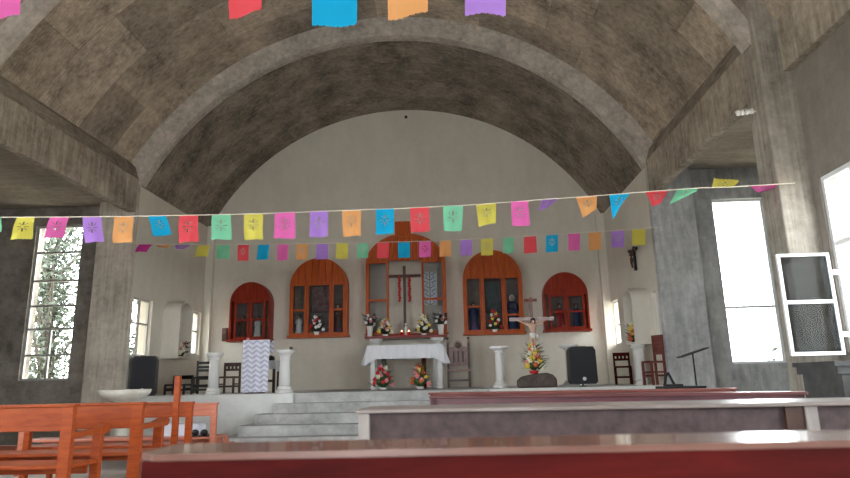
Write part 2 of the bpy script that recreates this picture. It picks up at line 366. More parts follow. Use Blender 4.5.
# nave side walls
NW = (4.4, 7.36, 1.30, 3.40)
REST = [(0.2, 3.2, 1.28, 3.5), (-4.2, -1.2, 1.28, 3.5), (-8.6, -5.6, 1.28, 3.5)]  # unseen windows behind the camera, added to let daylight in
wall_side('wall_right', -12, Y0+0.2, 0, 5.9, 4.50, 4.72, [NW] + REST, 'nave')
wall_side('wall_left', -12, Y0+0.2, 0, 5.9, -7.3, -7.08, [(4.0, 7.0, 1.28, 3.5)] + REST, 'nave')
wall_poly('wall_front', -7.4, 4.9, 0, 9.3, -12.2, -12, [(AX-1.6, AX+1.6, 0, 3.4)], 'nave')  # unseen rear doorway, added as another way in for daylight

# ------------------------------------------------------------------ windows
def window_y(n, x0, x1, z0, z1, y, bars_v, bars_h, mt='alu', t=0.045, extra=None):
    w = MB(); d = 0.05
    w.b2(x0, x0+t, y, y+d, z0, z1); w.b2(x1-t, x1, y, y+d, z0, z1); w.b2(x0+t, x1-t, y, y+d, z0, z0+t); w.b2(x0+t, x1-t, y, y+d, z1-t, z1)
    fr = struct(w.build('window_%d' % n, mt))
    b = MB()
    for z in bars_h: b.b2(x0+t, x1-t, y+0.005, y+d-0.005, z-t/2, z+t/2)
    for x, za, zb in bars_v: b.b2(x-t/2, x+t/2, y+0.002, y+d-0.002, za, zb)
    b.build('glazing_bars', mt, fr)
    MB().b2(x0+t, x1-t, y+0.022, y+0.028, z0+t, z1-t).build('pane', 'glass', fr)
    return fr
def window_x(n, y0, y1, z0, z1, x, bars_v, bars_h, mt='alu', t=0.04):
    w = MB(); d = 0.05
    w.b2(x, x+d, y0, y0+t, z0, z1); w.b2(x, x+d, y1-t, y1, z0, z1); w.b2(x, x+d, y0+t, y1-t, z0, z0+t); w.b2(x, x+d, y0+t, y1-t, z1-t, z1)
    fr = struct(w.build('window_%d' % n, mt))
    b = MB()
    for z in bars_h: b.b2(x+0.005, x+d-0.005, y0+t, y1-t, z-t/2, z+t/2)
    for y, za, zb in bars_v: b.b2(x+0.002, x+d-0.002, y-t/2, y+t/2, za, zb)
    b.build('glazing_bars', mt, fr)
    MB().b2(x+0.022, x+0.028, y0+t, y1-t, z0+t, z1-t).build('pane', 'glass', fr)
    return fr
zz = lambda y, x=55: at(x, y, Y=12.6).z
xm = (LWIN[0]+LWIN[1])/2
window_y(1, *LWIN, 12.56, [(xm, LWIN[2], zz(329))], [zz(253), zz(281), zz(306), zz(329), zz(355)])
window_y(2, *RWIN, 12.58, [], [at(745, 307, Y=12.6).z], 'framew', 0.05)
window_x(3, *LW[0], XL-0.12, [(12.88, 1.71, 2.93)], [2.40], 'alu')
window_x(4, *LW[1], XL-0.12, [], [2.45], 'alu')
window_x(5, *RW[0], XR+0.08, [], [2.0], 'framew')
window_x(6, *RW[1], XR+0.08, [], [2.35], 'framew')
w7 = window_x(7, *NW, 4.53, [(6.80, 1.30, 3.40), (6.0, 1.30, 3.40), (5.2, 1.30, 3.40)], [2.56], 'framew', 0.055)
# the sash that swings into the room, hinged at the far jamb
q = [at(778, 257, Y=7.27), at(830, 250, Y=7.27), at(843, 353, Y=7.27), at(790, 356, Y=7.27)]
sx0, sx1, sz0, sz1 = (q[0].x+q[3].x)/2, (q[1].x+q[2].x)/2, q[3].z, (q[0].z+q[1].z)/2
sf = MB(); t = 0.034; ys0, ys1 = 7.26, 7.30
sf.b2(sx0, sx0+t, ys0, ys1, sz0, sz1); sf.b2(sx1-t, sx1, ys0, ys1, sz0, sz1); sf.b2(sx0+t, sx1-t, ys0, ys1, sz0, sz0+t*1.2); sf.b2(sx0+t, sx1-t, ys0, ys1, sz1-t, sz1)
zb = (sz0+sz1)/2 + 0.02; sf.b2(sx0+t, sx1-t, ys0, ys1, zb-0.02, zb+0.02)
sash = sf.build('sash', 'framew', w7); sash['label'] = 'white framed sash swung open into the room'
sash.data.materials[0] = M['framew']
MB().b2(sx1-0.01, 4.54, 7.275, 7.29, sz0+0.2, sz0+0.26).b2(sx1-0.01, 4.54, 7.275, 7.29, sz1-0.26, sz1-0.2).build('hinge', 'alu', sash)
MB().b2(sx0+t, sx1-t, 7.277, 7.283, sz0+t, sz1-t).build('sash_pane', 'glasssash', sash)
window_x(8, 4.0, 7.0, 1.28, 3.5, -7.2, [(5.5, 1.28, 3.5)], [2.62], 'framew')  # unseen left nave window, added for its daylight
for k, h in enumerate(REST):
    window_x(9+2*k, *h, 4.55, [((h[0]+h[1])/2, 1.28, 3.5)], [2.62], 'framew')  # unseen right nave windows, added for daylight
    window_x(10+2*k, *h, -7.2, [((h[0]+h[1])/2, 1.28, 3.5)], [2.62], 'framew')  # unseen left nave windows, added for daylight

# ------------------------------------------------------------------ arched wall niches on the chancel sides
def arch_yz(yc, hw, z0, zs, rise, n=14): return [(yc-hw, z0)] + [(yc-hw*math.cos(PI*k/n), zs+rise*math.sin(PI*k/n)) for k in range(n+1)] + [(yc+hw, z0)]
def niche(label, xw, xo, y0, y1, z0, z1):
    yc, hw = (y0+y1)/2, (y1-y0)/2
    t = thing('wall_niche', label, 'niche', (xw, yc, z0), 0, 'arched wall niches')
    zs = z1-hw*0.75
    o, i = arch_yz(yc, hw, z0, zs, hw*0.75), arch_yz(yc, hw-0.05, z0, zs, hw*0.75-0.05)
    MB().ring(o, i, xw, xo, 'x').build('hood', 'white', t, world=True, weld=False)
    e = 0.015 if xo > xw else -0.015
    MB().prism(i, xw, xw+e, 'x').build('back_panel', 'white', t, world=True)
    MB().b2(min(xw, xo+2*e), max(xw, xo+2*e), y0-0.02, y1+0.02, z0-0.05, z0).build('shelf', 'white', t, world=True)
    return t
niche('white arched niche on the left chancel wall between two windows', XL, -6.24, 13.82, 14.52, 1.74, 3.02)
niche('white arched niche on the right chancel wall above a white column', XR, 3.70, 12.86, 13.58, 1.76, 2.90)

# ------------------------------------------------------------------ arched cabinets on the back wall
def arch_xz(xc, hw, z0, zs, rise, n=20): return [(xc-hw, z0)] + [(xc-hw*math.cos(PI*k/n), zs+rise*math.sin(PI*k/n)) for k in range(n+1)] + [(xc+hw, z0)]
def frame_rect(mb, x0, x1, z0, z1, y0, y1, t):
    mb.b2(x0, x0+t, y0, y1, z0, z1); mb.b2(x1-t, x1, y0, y1, z0, z1); mb.b2(x0+t, x1-t, y0, y1, z0, z0+t); mb.b2(x0+t, x1-t, y0, y1, z1-t, z1)
def cabinet(label, x0, x1, z0, ztop, rise, zdoor, bays, wood, depth=0.33, sill=0.06, back='cabback', name='arched_cabinet'):
    xc, hw = (x0+x1)/2, (x1-x0)/2; zs = ztop-rise; yf = Y2-depth
    t = thing(name, label, 'cabinet', (xc, Y2, z0), 0, 'arched wooden cabinets on the white back wall')
    o, i = arch_xz(xc, hw, z0, zs, rise), arch_xz(xc, hw-0.05, z0, zs, rise-0.05)
    MB().ring(o, i, yf, Y2, 'y').build('body', wood, t, world=True)
    if back: MB().prism(i, Y2-0.02, Y2-0.001, 'y').build('back_panel', back, t, world=True)
    MB().b2(x0-0.03, x1+0.03, yf-0.05, Y2, z0-sill, z0).build('sill', wood, t, world=True)
    # lunette above the doors, vertical boards
    pts = [(x, z) for x, z in arch_xz(xc, hw-0.05, z0, zs, rise-0.05, 28) if z > zdoor]
    lb = MB(); xs = xc-hw+0.05; nb = max(4, int((2*hw-0.1)/0.16)); w = (2*hw-0.1)/nb
    def topz(x):
        q = max(0.0, 1-((x-xc)/(hw-0.05))**2); return zs+(rise-0.05)*math.sqrt(q)
    for k in range(nb):
        xa, xb = xs+k*w+0.004, xs+(k+1)*w-0.004
        tp = [(xb-(xb-xa)*j/6, max(zdoor+0.005, topz(xb-(xb-xa)*j/6))) for j in range(7)]
        lb.prism([(xa, zdoor), (xb, zdoor)] + tp, yf+0.01+0.004*(k % 2), yf+0.035)
    lb.build('lunette_panel', wood, t, world=True)
    for (bx0, bx1, rows, nm) in bays:
        fb = MB(); ft = 0.055 if nm == 'door' else 0.05
        frame_rect(fb, bx0, bx1, z0+0.005, zdoor-0.003, yf+0.005, yf+0.045, ft)
        hs = [z0+(zdoor-z0)*r for r in rows]
        for h in hs: fb.b2(bx0+ft, bx1-ft, yf+0.008, yf+0.042, h-0.025, h+0.025)
        d = fb.build(nm, wood, t, world=True)
        MB().b2(bx0+ft, bx1-ft, yf+0.022, yf+0.028, z0+ft, zdoor-ft).build('pane', 'glassdark', d, world=True)
    return t, yf
c1 = at(229, 341, Y=15.87); c1r = at(270, 341, Y=15.87)
def cx(px, py, Y=15.87): return at(px, py, Y=Y).x
def cz(px, py, Y=15.87): return at(px, py, Y=Y).z
x0, x1 = cx(229, 320), cx(270, 320); xm = (x0+x1)/2
cabinet('small dark red arched cabinet at the left end of the back wall', x0, x1, cz(250, 339), cz(250, 282), 0.56, cz(250, 301), [(x0+0.13, xm-0.01, (0.5,), 'door'), (xm+0.01, x1-0.13, (0.5,), 'door')], 'woodR')
x0, x1 = cx(289, 320), cx(347, 320)
cabinet('tall orange arched cabinet with three glazed bays, left of the altar', x0, x1, cz(318, 335), cz(318, 258), 0.76, cz(318, 283), [(x0+0.05, cx(306, 320), (0.48,), 'door'), (cx(306, 320)+0.01, cx(331, 320), (), 'door'), (cx(331, 320)+0.01, x1-0.05, (0.48,), 'door')], 'woodC')
x0, x1 = cx(366, 290), cx(446, 290)
tc_, yf = cabinet('large central red arched shrine frame above the altar shelf', x0, x1, 2.26, cz(405, 234), 0.80, cz(405, 261), [(x0+0.03, cx(389, 290), (0.46,), 'door'), (cx(422, 290), x1-0.03, (0.46,), 'door')], 'woodC', 0.4, 0.02, None, 'arched_shrine')
MB().b2(cx(395, 230), cx(410, 230), yf-0.01, Y2, cz(405, 237), cz(405, 222)).build('crown_block', 'woodC', tc_, world=True)
# window reflection in the shrine's right bay, modelled as pale pane and black lattice
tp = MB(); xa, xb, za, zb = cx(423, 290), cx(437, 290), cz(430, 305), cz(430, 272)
MB().b2(xa, xb, yf+0.06, yf+0.07, za, zb).build('reflection_pane', 'glassreflect', tc_, world=True)
rnd = random.Random(3)
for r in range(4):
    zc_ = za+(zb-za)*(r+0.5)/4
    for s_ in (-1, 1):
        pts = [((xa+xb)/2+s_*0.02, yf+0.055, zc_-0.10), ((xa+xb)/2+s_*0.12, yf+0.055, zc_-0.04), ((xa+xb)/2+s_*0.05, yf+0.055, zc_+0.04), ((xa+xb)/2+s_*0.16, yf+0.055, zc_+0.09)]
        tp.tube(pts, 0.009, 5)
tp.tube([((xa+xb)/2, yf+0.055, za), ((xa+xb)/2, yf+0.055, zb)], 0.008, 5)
tp.build('reflected_lattice', 'black', tc_, world=True)
x0, x1 = cx(464, 320), cx(524, 320)
cabinet('tall orange arched cabinet with three glazed bays, right of the altar', x0, x1, cz(494, 332), cz(494, 250), 0.77, cz(494, 276), [(x0+0.05, cx(483, 320), (0.46,), 'door'), (cx(483, 320)+0.01, cx(505, 320), (), 'door'), (cx(505, 320)+0.01, x1-0.05, (0.30,), 'door')], 'woodC')
x0, x1 = cx(545, 320), cx(590, 320); xm = (x0+x1)/2
cabinet('small dark red arched cabinet at the right end of the back wall', x0, x1, cz(567, 329), cz(567, 272), 0.58, cz(567, 294), [(x0+0.13, xm-0.01, (0.5,), 'door'), (xm+0.01, x1-0.10, (0.5,), 'door')], 'woodR')

def statue(label, px, z, h, robe, robe2=None, Y=16.03, group='saint figures in the cabinets'):
    t = thing('saint_figure', label, 'statue', (cx(px, 320, Y), Y, z), 0, group)
    MB().lathe([(0.17*h, 0), (0.18*h, 0.02*h), (0.13*h, 0.35*h), (0.12*h, 0.6*h), (0.15*h, 0.74*h), (0.09*h, 0.80*h), (0.045*h, 0.83*h)], seg=14, sy=0.6).build('robe', robe, t, smooth=True)
    MB().sphere((0, 0, 0.905*h), 0.075*h, sc=(0.85, 0.95, 1.2)).sphere((0, -0.07*h, 0.90*h), 0.012*h).build('head', 'skin', t, smooth=True)
    MB().sphere((0, 0.018*h, 0.925*h), 0.085*h, sc=(0.95, 0.9, 1.15)).build('hair', robe2 or 'hair', t, smooth=True)
    a = MB()
    for s_ in (-1, 1): a.tube([(s_*0.13*h, 0, 0.74*h), (s_*0.14*h, -0.05*h, 0.58*h), (s_*0.02*h, -0.10*h, 0.62*h)], [0.035*h, 0.03*h, 0.018*h], 7)
    a.build('arms', robe, t, smooth=True)
    return t
zc1 = cz(250, 339)
statue('small brown robed saint figure behind the left door of the leftmost cabinet', 243, zc1, 0.62, 'brownrobe')
statue('small white robed figure behind the right door of the leftmost cabinet', 258, zc1, 0.60, 'stone')
statue('white robed figure in the left bay of the cabinet left of the altar', 299, cz(318, 335), 0.55, 'plaster')
statue('dark robed figure in the right bay of the cabinet left of the altar', 338, cz(318, 335), 0.80, 'brownrobe')
statue('blue robed figure in the left bay of the cabinet right of the altar', 474, cz(494, 332), 0.78, 'blue')
statue('blue and white figure in the right bay of the cabinet right of the altar', 513, cz(494, 332), 0.95, 'blue', 'plaster')
statue('red robed figure behind the left door of the rightmost cabinet', 560, cz(567, 329), 0.66, 'redcloth')
statue('blue robed figure behind the right door of the rightmost cabinet', 577, cz(567, 329), 0.66, 'blue')
# framed pictures in the tall centre bays
def picture(label, x0, x1, z0, z1, colA, colB, Y=16.10):
    t = thing('framed_picture', label, 'picture', ((x0+x1)/2, Y, z0))
    f = MB(); frame_rect(f, x0, x1, z0, z1, Y-0.02, Y+0.02, 0.04); f.build('frame', 'brown', t, world=True)
    MB().b2(x0+0.04, x1-0.04, Y, Y+0.01, z0+0.04, z1-0.04).build('painting', mat('painting', colA, 0.4, col2=colB, scale=7), t, world=True)
picture('framed red and blue holy picture in the cabinet left of the altar', cx(309, 300), cx(329, 300), cz(318, 312), cz(318, 284), (0.12, 0.02, 0.03), (0.30, 0.20, 0.18))
picture('framed dark grey picture in the cabinet right of the altar', cx(485, 300), cx(503, 300), cz(494, 312), cz(494, 279), (0.02, 0.04, 0.05), (0.12, 0.16, 0.16))

# crosses
def cross(name, label, c, h, w, t, mt, cat='cross'):
    o = thing(name, label, cat, c)
    MB().box((0, 0, h/2), (t, t*0.7, h)).build('upright', mt, o)
    MB().box((0, 0, h*0.85), (w, t*0.6, t)).build('crossbar', mt, o)
    return o
b = at(405, 322, Y=15.95); tz = at(405, 266, Y=15.95).z; wd = 0.86
t = cross('shrine_cross', 'thin dark wooden cross with red garlands inside the central shrine', (b.x, 15.95, 2.262), tz-2.262, wd, 0.07, 'brown')
for s_ in (-1, 1):
    g = MB()
    for k in range(9): g.sphere((s_*0.13 + 0.01*math.sin(k*2.), -0.04, (tz-2.26)*0.82-0.075*k), 0.042, 7, 5)
    g.build('garland', 'flowred', t, smooth=True)
b = at(634, 258, X=XR-0.05); zt, zb_ = at(634, 246, X=XR-0.05).z, at(636, 270, X=XR-0.05).z
t = thing('wall_crucifix', 'dark wooden crucifix high on the right chancel wall', 'crucifix', (XR-0.04, b.y, zb_))
hh = zt-zb_
MB().box((0, 0, hh/2), (0.05, 0.07, hh)).build('upright', 'blackwood', t)
MB().box((0, 0, hh*0.86), (0.045, 0.42, 0.06)).build('crossbar', 'blackwood', t)
MB().tube([(-0.06, 0, hh*0.12), (-0.07, 0.02, hh*0.32), (-0.07, -0.02, hh*0.5), (-0.07, 0, hh*0.66)], [0.02, 0.028, 0.04, 0.055], 8).sphere((-0.09, 0, hh*0.80), 0.045).tube([(-0.07, 0, hh*0.68), (-0.05, 0.18, hh*0.84)], [0.02, 0.012]).tube([(-0.07, 0, hh*0.68), (-0.05, -0.18, hh*0.84)], [0.02, 0.012]).build('corpus', 'brown', t, smooth=True)

# ------------------------------------------------------------------ flowers
def bouquet(name, label, loc, h, w, cols, leaf='leaf', vase=None, vh=0.12, vr=0.06, n=11, seed=0, leafy=90, group='flower arrangements on the sanctuary', cone=True, fr=0.045, spike=0.09):
    rn = random.Random(seed); t = thing(name, label, 'flowers', loc, 0, group)
    if vase: MB().lathe([(vr*0.7, 0), (vr*0.8, vh*0.1), (vr*0.85, vh*0.5), (vr*1.1, vh), (vr*0.9, vh)], seg=16).build('vase', vase, t, smooth=True)
    f = MB(); f.sphere((0, 0, vh+h*0.28), 0.32*w, 10, 7, (1, 0.8, h/w*0.85))
    for k in range(leafy):
        a = rn.uniform(0, 2*PI); v = rn.random(); rr = (0.5*w)*(1-0.75*v if cone else 0.65+0.35*v)
        p = Vector((rr*math.cos(a)*0.85, rr*math.sin(a)*0.7, vh+h*(0.08+0.85*v)))
        d = Vector((math.cos(a), math.sin(a), rn.uniform(-0.2, 1.0))).normalized()*spike*rn.uniform(0.6, 1.3)
        s_ = d.cross(Vector((rn.random(), rn.random(), 1))).normalized()*0.02
        f.tri(p-s_-d*0.3, p+d, p+s_-d*0.3)
    f.build('foliage', leaf, t)
    for k in range(n):
        v = (k+0.5)/n; a = k*2.399+rn.random()*0.4; rr = (0.46*w)*(1-0.8*v if cone else 0.75-0.3*v)
        c = (rr*math.cos(a), -abs(rr*math.sin(a))*0.8-0.02, vh+h*(0.10+0.84*v))
        b = MB(); q = fr*rn.uniform(0.85, 1.2)
        b.sphere(c, q*0.6, 8, 6)
        for j in range(6):
            aa = j*PI/3; b.sphere((c[0]+q*0.6*math.cos(aa), c[1]-q*0.15, c[2]+q*0.6*math.sin(aa)), q*0.48, 6, 4, (1, 0.6, 1))
        b.build('blossom', cols[k % len(cols)], t, smooth=True)
    return t
SH = 2.262   # altar shelf top
shY = 15.62
def sx(px): return at(px, 330, Y=shY).x
SHB = at(405, 335.5, Y=15.4).z
SH = SHB
bouquet('flower_vase', 'white vase of white flowers at the left end of the altar shelf', (sx(370), shY, SH), 0.30, 0.34, ['flowpurewhite', 'flowpurewhite', 'flowpink'], 'leafd', 'plaster', 0.27, 0.08, 7, 1, cone=False, fr=0.04)
bouquet('flower_vase', 'white vase of white flowers at the right end of the altar shelf', (sx(441), shY, SH), 0.30, 0.36, ['flowpurewhite', 'flowpurewhite', 'flowpink'], 'leafd', 'plaster', 0.27, 0.08, 7, 2, cone=False, fr=0.04)
bouquet('flower_arrangement', 'mound of cream roses on the altar shelf, left of the candles', (sx(385.5), shY-0.05, SH), 0.40, 0.40, ['flowwhite', 'flowyellow', 'flowwhite', 'flowpink'], 'leafd', 'plaster', 0.05, 0.07, 14, 3)
bouquet('flower_arrangement', 'mound of cream roses on the altar shelf, right of the candles', (sx(424), shY-0.05, SH), 0.48, 0.42, ['flowwhite', 'flowyellow', 'flowwhite', 'flowwhite'], 'leafd', 'plaster', 0.05, 0.07, 15, 4)
b = at(316, 334, Y=15.8)
bouquet('flower_arrangement', 'white flowers at the foot of the cabinet left of the altar', (cx(316, 330, 15.78), 15.80, cz(318, 335)), 0.42, 0.42, ['flowpurewhite', 'flowred', 'flowpurewhite'], 'leafd', 'plaster', 0.08, 0.07, 13, 5).location.y = 15.84
bouquet('flower_arrangement', 'small tree of red and white flowers under the cabinet right of the altar', (cx(495, 330, 15.78), 15.84, cz(494, 332)), 0.52, 0.36, ['flowred', 'flowpurewhite', 'flowyellow', 'flowred'], 'leafd', 'plaster', 0.06, 0.07, 13, 6)
b = at(383, 388, Y=13.9)
bouquet('flower_arrangement', 'red roses topped by a white bloom on the floor before the altar, left one', (b.x, 13.9, PZ), 0.50, 0.50, ['flowpink', 'flowred', 'flowred', 'flowpink', 'flowred', 'flowred', 'flowwhite'], 'leaf', 'plaster', 0.05, 0.09, 15, 7, spike=0.13)
b = at(420, 387, Y=13.9)
bouquet('flower_arrangement', 'orange roses topped by a yellow bloom on the floor before the altar, right one', (b.x, 13.9, PZ), 0.50, 0.46, ['flowpink', 'floworange', 'floworange', 'flowpink', 'floworange', 'flowyellow'], 'leaf', 'plaster', 0.05, 0.09, 15, 8, spike=0.13)
b = at(186, 354, X=-6.40)
bouquet('flower_arrangement', 'cream and brown flowers inside the left wall niche', (-6.37, 14.27, 1.745), 0.34, 0.36, ['flowwhite', 'flowpink', 'flowwhite'], 'leafd', None, 0.0, 0.06, 15, 9, 60, cone=False, fr=0.05)
bouquet('flower_arrangement', 'orange and yellow flowers inside the right wall niche', (3.82, 13.33, 1.765), 0.42, 0.36, ['flowyellow', 'floworange', 'flowwhite'], 'leafd', None, 0.0, 0.06, 15, 10, 60, cone=False, fr=0.05)

# ------------------------------------------------------------------ altar shelf, columns, altar
struct_shelf = thing('altar_shelf', 'long shelf with red brown edge under the central shrine', 'shelf', (AX, 15.7, SH-0.05))
xa, xb = at(365, 337, Y=15.4).x, at(447, 335, Y=15.4).x
MB().b2(xa, xb, 15.4, Y2, SH-0.055, SH-0.004).build('shelf_board', 'pewpale', struct_shelf, world=True)
MB().b2(xa-0.01, xb+0.01, 15.385, 15.4, SH-0.06, SH).build('edge_strip', 'redpaint', struct_shelf, world=True)
def column(label, x, y, z0, z1, r=0.085, cap=0.19, group='white plaster columns on the sanctuary'):
    t = thing('plaster_column', label, 'column', (x, y, z0), 0, group); h = z1-z0
    MB().lathe([(cap*0.85, 0), (cap*0.85, 0.05), (cap*0.7, 0.07), (r*1.3, 0.10), (r*1.1, 0.13)], seg=24).build('base', 'plaster', t, smooth=False)
    MB().lathe([(r*1.05, 0.13), (r*1.02, h*0.5), (r*0.95, h-0.13)], seg=24).build('shaft', 'plaster', t, smooth=True)
    MB().lathe([(r*0.95, h-0.13), (r*1.15, h-0.115), (r*1.1, h-0.10), (r*1.5, h-0.07), (cap*0.9, h-0.045), (cap, h-0.04), (cap, h)], seg=24).build('capital', 'plaster', t)
    return t
def colpx(label, px, ytop, Y, **k):
    p = at(px, ytop, Y=Y); p2 = at(px+0.5, 385, Y=Y)
    return column(label, p.x-0.0, Y, PZ+0.002, p.z, **k)
colpx('white column left of the chevron cloth lectern', 215, 353, 12.6, r=0.10, cap=0.18)
colpx('white column right of the chevron cloth lectern, bearing a small candle', 285.5, 350, 12.6, r=0.11, cap=0.20)
colpx('white column right of the carved chair', 499, 346.5, 13.2, r=0.095, cap=0.20)
colpx('white column behind the right loudspeaker', 568.5, 345, 13.2, r=0.09, cap=0.20)
colpx('white column under the right wall niche', 637.5, 344, 13.05, r=0.11, cap=0.14)
column('white column behind the altar holding the left end of the shelf', at(376, 345, Y=15.6).x, 15.6, PZ, SH-0.056, 0.10, 0.17)
column('white column behind the altar holding the right end of the shelf', at(437, 345, Y=15.6).x, 15.6, PZ, SH-0.056, 0.10, 0.17)
# red candles
for i, px in enumerate((402, 409)):
    t = thing('votive_candle', ('left' if i == 0 else 'right') + ' one of the two lit red candles on the altar shelf', 'candle', (sx(px), shY-0.1, SH), 0, 'red candles on the altar shelf')
    MB().lathe([(0.035, 0), (0.04, 0.1), (0.035, 0.1), (0.03, 0.08)], seg=14).build('cup', 'candlered', t, smooth=True)
    MB().lathe([(0.008, 0.09), (0.016, 0.115), (0.001, 0.15)], seg=8).build('flame', 'flame', t, smooth=True)
tag(MB().b2(sx(391), sx(417), shY-0.24, shY+0.2, SH, SH+0.012).build('red_runner', 'redcloth', origin=None), 'small red cloth under the candles on the altar shelf', 'cloth')
cand = at(292, 346, Y=12.6)
b = at(405, 331, Y=15.8)
t = thing('white_figurine', 'tiny white figurine below the shrine cross on the shelf', 'figurine', (at(406, 330, Y=15.8).x, 15.8, SH))
MB().lathe([(0.06, 0), (0.05, 0.12), (0.055, 0.22), (0.02, 0.27)], seg=12).sphere((0, 0, 0.31), 0.035).build('figure', 'plaster', t, smooth=True)

# altar table with white cloth
aY0, aY1 = 14.25, 14.95
xa, xb, zt = at(367, 346, Y=aY0).x, at(443, 345, Y=aY0).x, at(405, 345, Y=aY0).z
t = thing('altar_table', 'altar table with one white post leg and a dark red centre post', 'altar', ((xa+xb)/2, (aY0+aY1)/2, PZ))
MB().b2(xa+0.03, xb-0.03, aY0+0.03, aY1-0.03, zt-0.05, zt-0.008).build('tabletop', 'pewpale', t, world=True)
for px in (373, 440):
    x = at(px, 375, Y=aY0+0.1).x
    MB().b2(x-0.05, x+0.05, aY0+0.06, aY0+0.16, PZ, zt-0.05).build('leg', 'plaster', t, world=True)
    MB().b2(x-0.05, x+0.05, aY1-0.16, aY1-0.06, PZ, zt-0.05).build('leg', 'plaster', t, world=True)
x = at(424, 370, Y=14.6).x
MB().b2(x-0.05, x+0.05, 14.55, 14.65, PZ, zt-0.05).build('centre_post', 'pewred', t, world=True)
x = at(384, 370, Y=14.6).x
MB().b2(x-0.05, x+0.05, 14.55, 14.65, PZ, zt-0.05).build('centre_post', 'leafd', t, world=True)
cl = bmesh.new(); zb = at(405, 358.5, Y=aY0).z; n = 60
top = []; bot = []
def per(u):  # perimeter of cloth
    W, D = xb-xa, aY1-aY0; L = 2*(W+D); s_ = u*L
    if s_ < W: return xa+s_, aY0, 0, -1
    s_ -= W
    if s_ < D: return xb, aY0+s_, 1, 0
    s_ -= D
    if s_ < W: return xb-s_, aY1, 0, 1
    s_ -= W; return xa, aY1-s_, -1, 0
n = 160
for k in range(n):
    x, y, nx, ny = per(k/n); dd = min(math.hypot(x-a, y-b_) for a in (xa, xb) for b_ in (aY0, aY1)); cor = max(0, 1-dd/0.22)
    z = zb-0.14*cor; o_ = 0.018+0.012*math.sin(k*1.1)+0.10*cor
    cxn, cyn = ((1 if x > (xa+xb)/2 else -1), (1 if y > (aY0+aY1)/2 else -1))
    top.append(cl.verts.new((x, y, zt))); bot.append(cl.verts.new((x+nx*o_+cxn*cor*0.04, y+ny*o_+cyn*cor*0.02, z)))
cl.faces.new(top)
for k in range(n): cl.faces.new((top[k], top[(k+1) % n], bot[(k+1) % n], bot[k]))
mb = MB(); mb.bm.free(); mb.bm = cl
ac = tag(mb.build('altar_cloth', 'cloth'), 'plain white cloth draped over the altar with drooping corners', 'tablecloth')
sm = ac.modifiers.new('thick', 'SOLIDIFY'); sm.thickness = 0.006; sm.offset = 1

# ------------------------------------------------------------------ chairs
def chair(name, label, loc, rz, w, d, h, hs, wood, style='slats', arms=False, seatm=None, group=None):
    t = thing(name, label, 'chair', loc, rz, group); r = 0.02*max(1, w/0.45)
    # faces -y (towards the nave), back at +y
    MB().b2(-w/2, w/2, -d/2, d/2, hs-0.04, hs, bev=0.008).build('seat', seatm or wood, t)
    for sx_ in (-1, 1):
        MB().b2(sx_*(w/2-r)-r, sx_*(w/2-r)+r, -d/2, -d/2+2*r, 0, (hs-0.04 if not arms else hs+0.24)).build('leg', wood, t)
        MB().b2(sx_*(w/2-r)-r, sx_*(w/2-r)+r, d/2-2*r+0.04, d/2+0.04, 0, h-0.02).build('leg', wood, t)
        if arms: MB().b2(sx_*(w/2-r)-r*1.3, sx_*(w/2-r)+r*1.3, -d/2-0.02, d/2+0.02, hs+0.24, hs+0.28).build('armrest', wood, t)
    st = MB(); 
    for z in (hs*0.35,): st.b2(-w/2+r, w/2-r, -d/2+0.005, -d/2+0.035, z, z+0.04); st.b2(-w/2+r, w/2-r, d/2+0.005, d/2+0.035, z, z+0.04)
    for sx_ in (-1, 1): st.b2(sx_*(w/2-r)-0.012, sx_*(w/2-r)+0.012, -d/2+0.03, d/2+0.01, hs*0.5, hs*0.5+0.03)
    st.build('stretcher', wood, t)
    bk = MB(); y0, y1 = d/2+0.008, d/2+0.032
    if style == 'slats':
        bk.b2(-w/2+2*r, w/2-2*r, y0, y1, h-0.10, h-0.02); bk.b2(-w/2+2*r, w/2-2*r, y0, y1, hs+0.12, hs+0.17)
        for k in range(3): x = (k-1)*w*0.22; bk.b2(x-0.025, x+0.025, y0+0.004, y1-0.004, hs+0.17, h-0.10)
    elif style == 'ladder':
        for z in (h-0.10, (h+hs)/2, hs+0.12): bk.b2(-w/2+2*r, w/2-2*r, y0, y1, z, z+0.06)
    elif style == 'carved':
        ww = w/2-2*r
        bk.prism([(-ww, hs+0.10), (ww, hs+0.10), (ww, h-0.12), (ww*0.55, h-0.10), (ww*0.45, h-0.03), (ww*0.2, h+0.04), (-ww*0.2, h+0.04), (-ww*0.45, h-0.03), (-ww*0.55, h-0.10), (-ww, h-0.12)], y0, y1-0.005)
        for s_ in (-1, 1): bk.lathe([(0.03, 0), (0.04, 0.03), (0.012, 0.06), (0.02, 0.08), (0.003, 0.12)], (s_*(w/2-r), d/2+0.02, h-0.02), 8)
    bk.build('backrest', 'carvedpale' if style == 'carved' else wood, t)
    if style == 'carved':
        c = MB()
        for k in (-1, 0, 1): c.b2(k*w*0.2-0.02, k*w*0.2+0.02, y0-0.012, y0, hs+0.18, h-0.22)
        c.sphere((0, y0-0.005, h-0.08), 0.075, 12, 8, (1, 0.25, 1)); c.build('carving', 'brown', t)
        c = MB()
        for s_ in (-1, 1):
            for k in range(9): c.sphere((s_*(w/2-r), d/2+0.02, hs+0.08+k*0.085), 0.034, 8, 5)
        c.build('turning', 'brown', t)
    return t
p = at(459.5, 389, Y=15.15)
chair('carved_chair', 'high backed carved wooden chair right of the altar', (p.x, 15.2, PZ), 0, 0.56, 0.44, 1.09, 0.42, 'brown', 'carved', seatm='carvedpale')
p = at(228, 393, Y=13.6)
chair('wooden_chair', 'dark brown slatted chair between the left columns', (p.x, 13.6, PZ+0.002), 0, 0.38, 0.38, 0.68, 0.36, 'brown')
p = at(188, 394, Y=14.6)
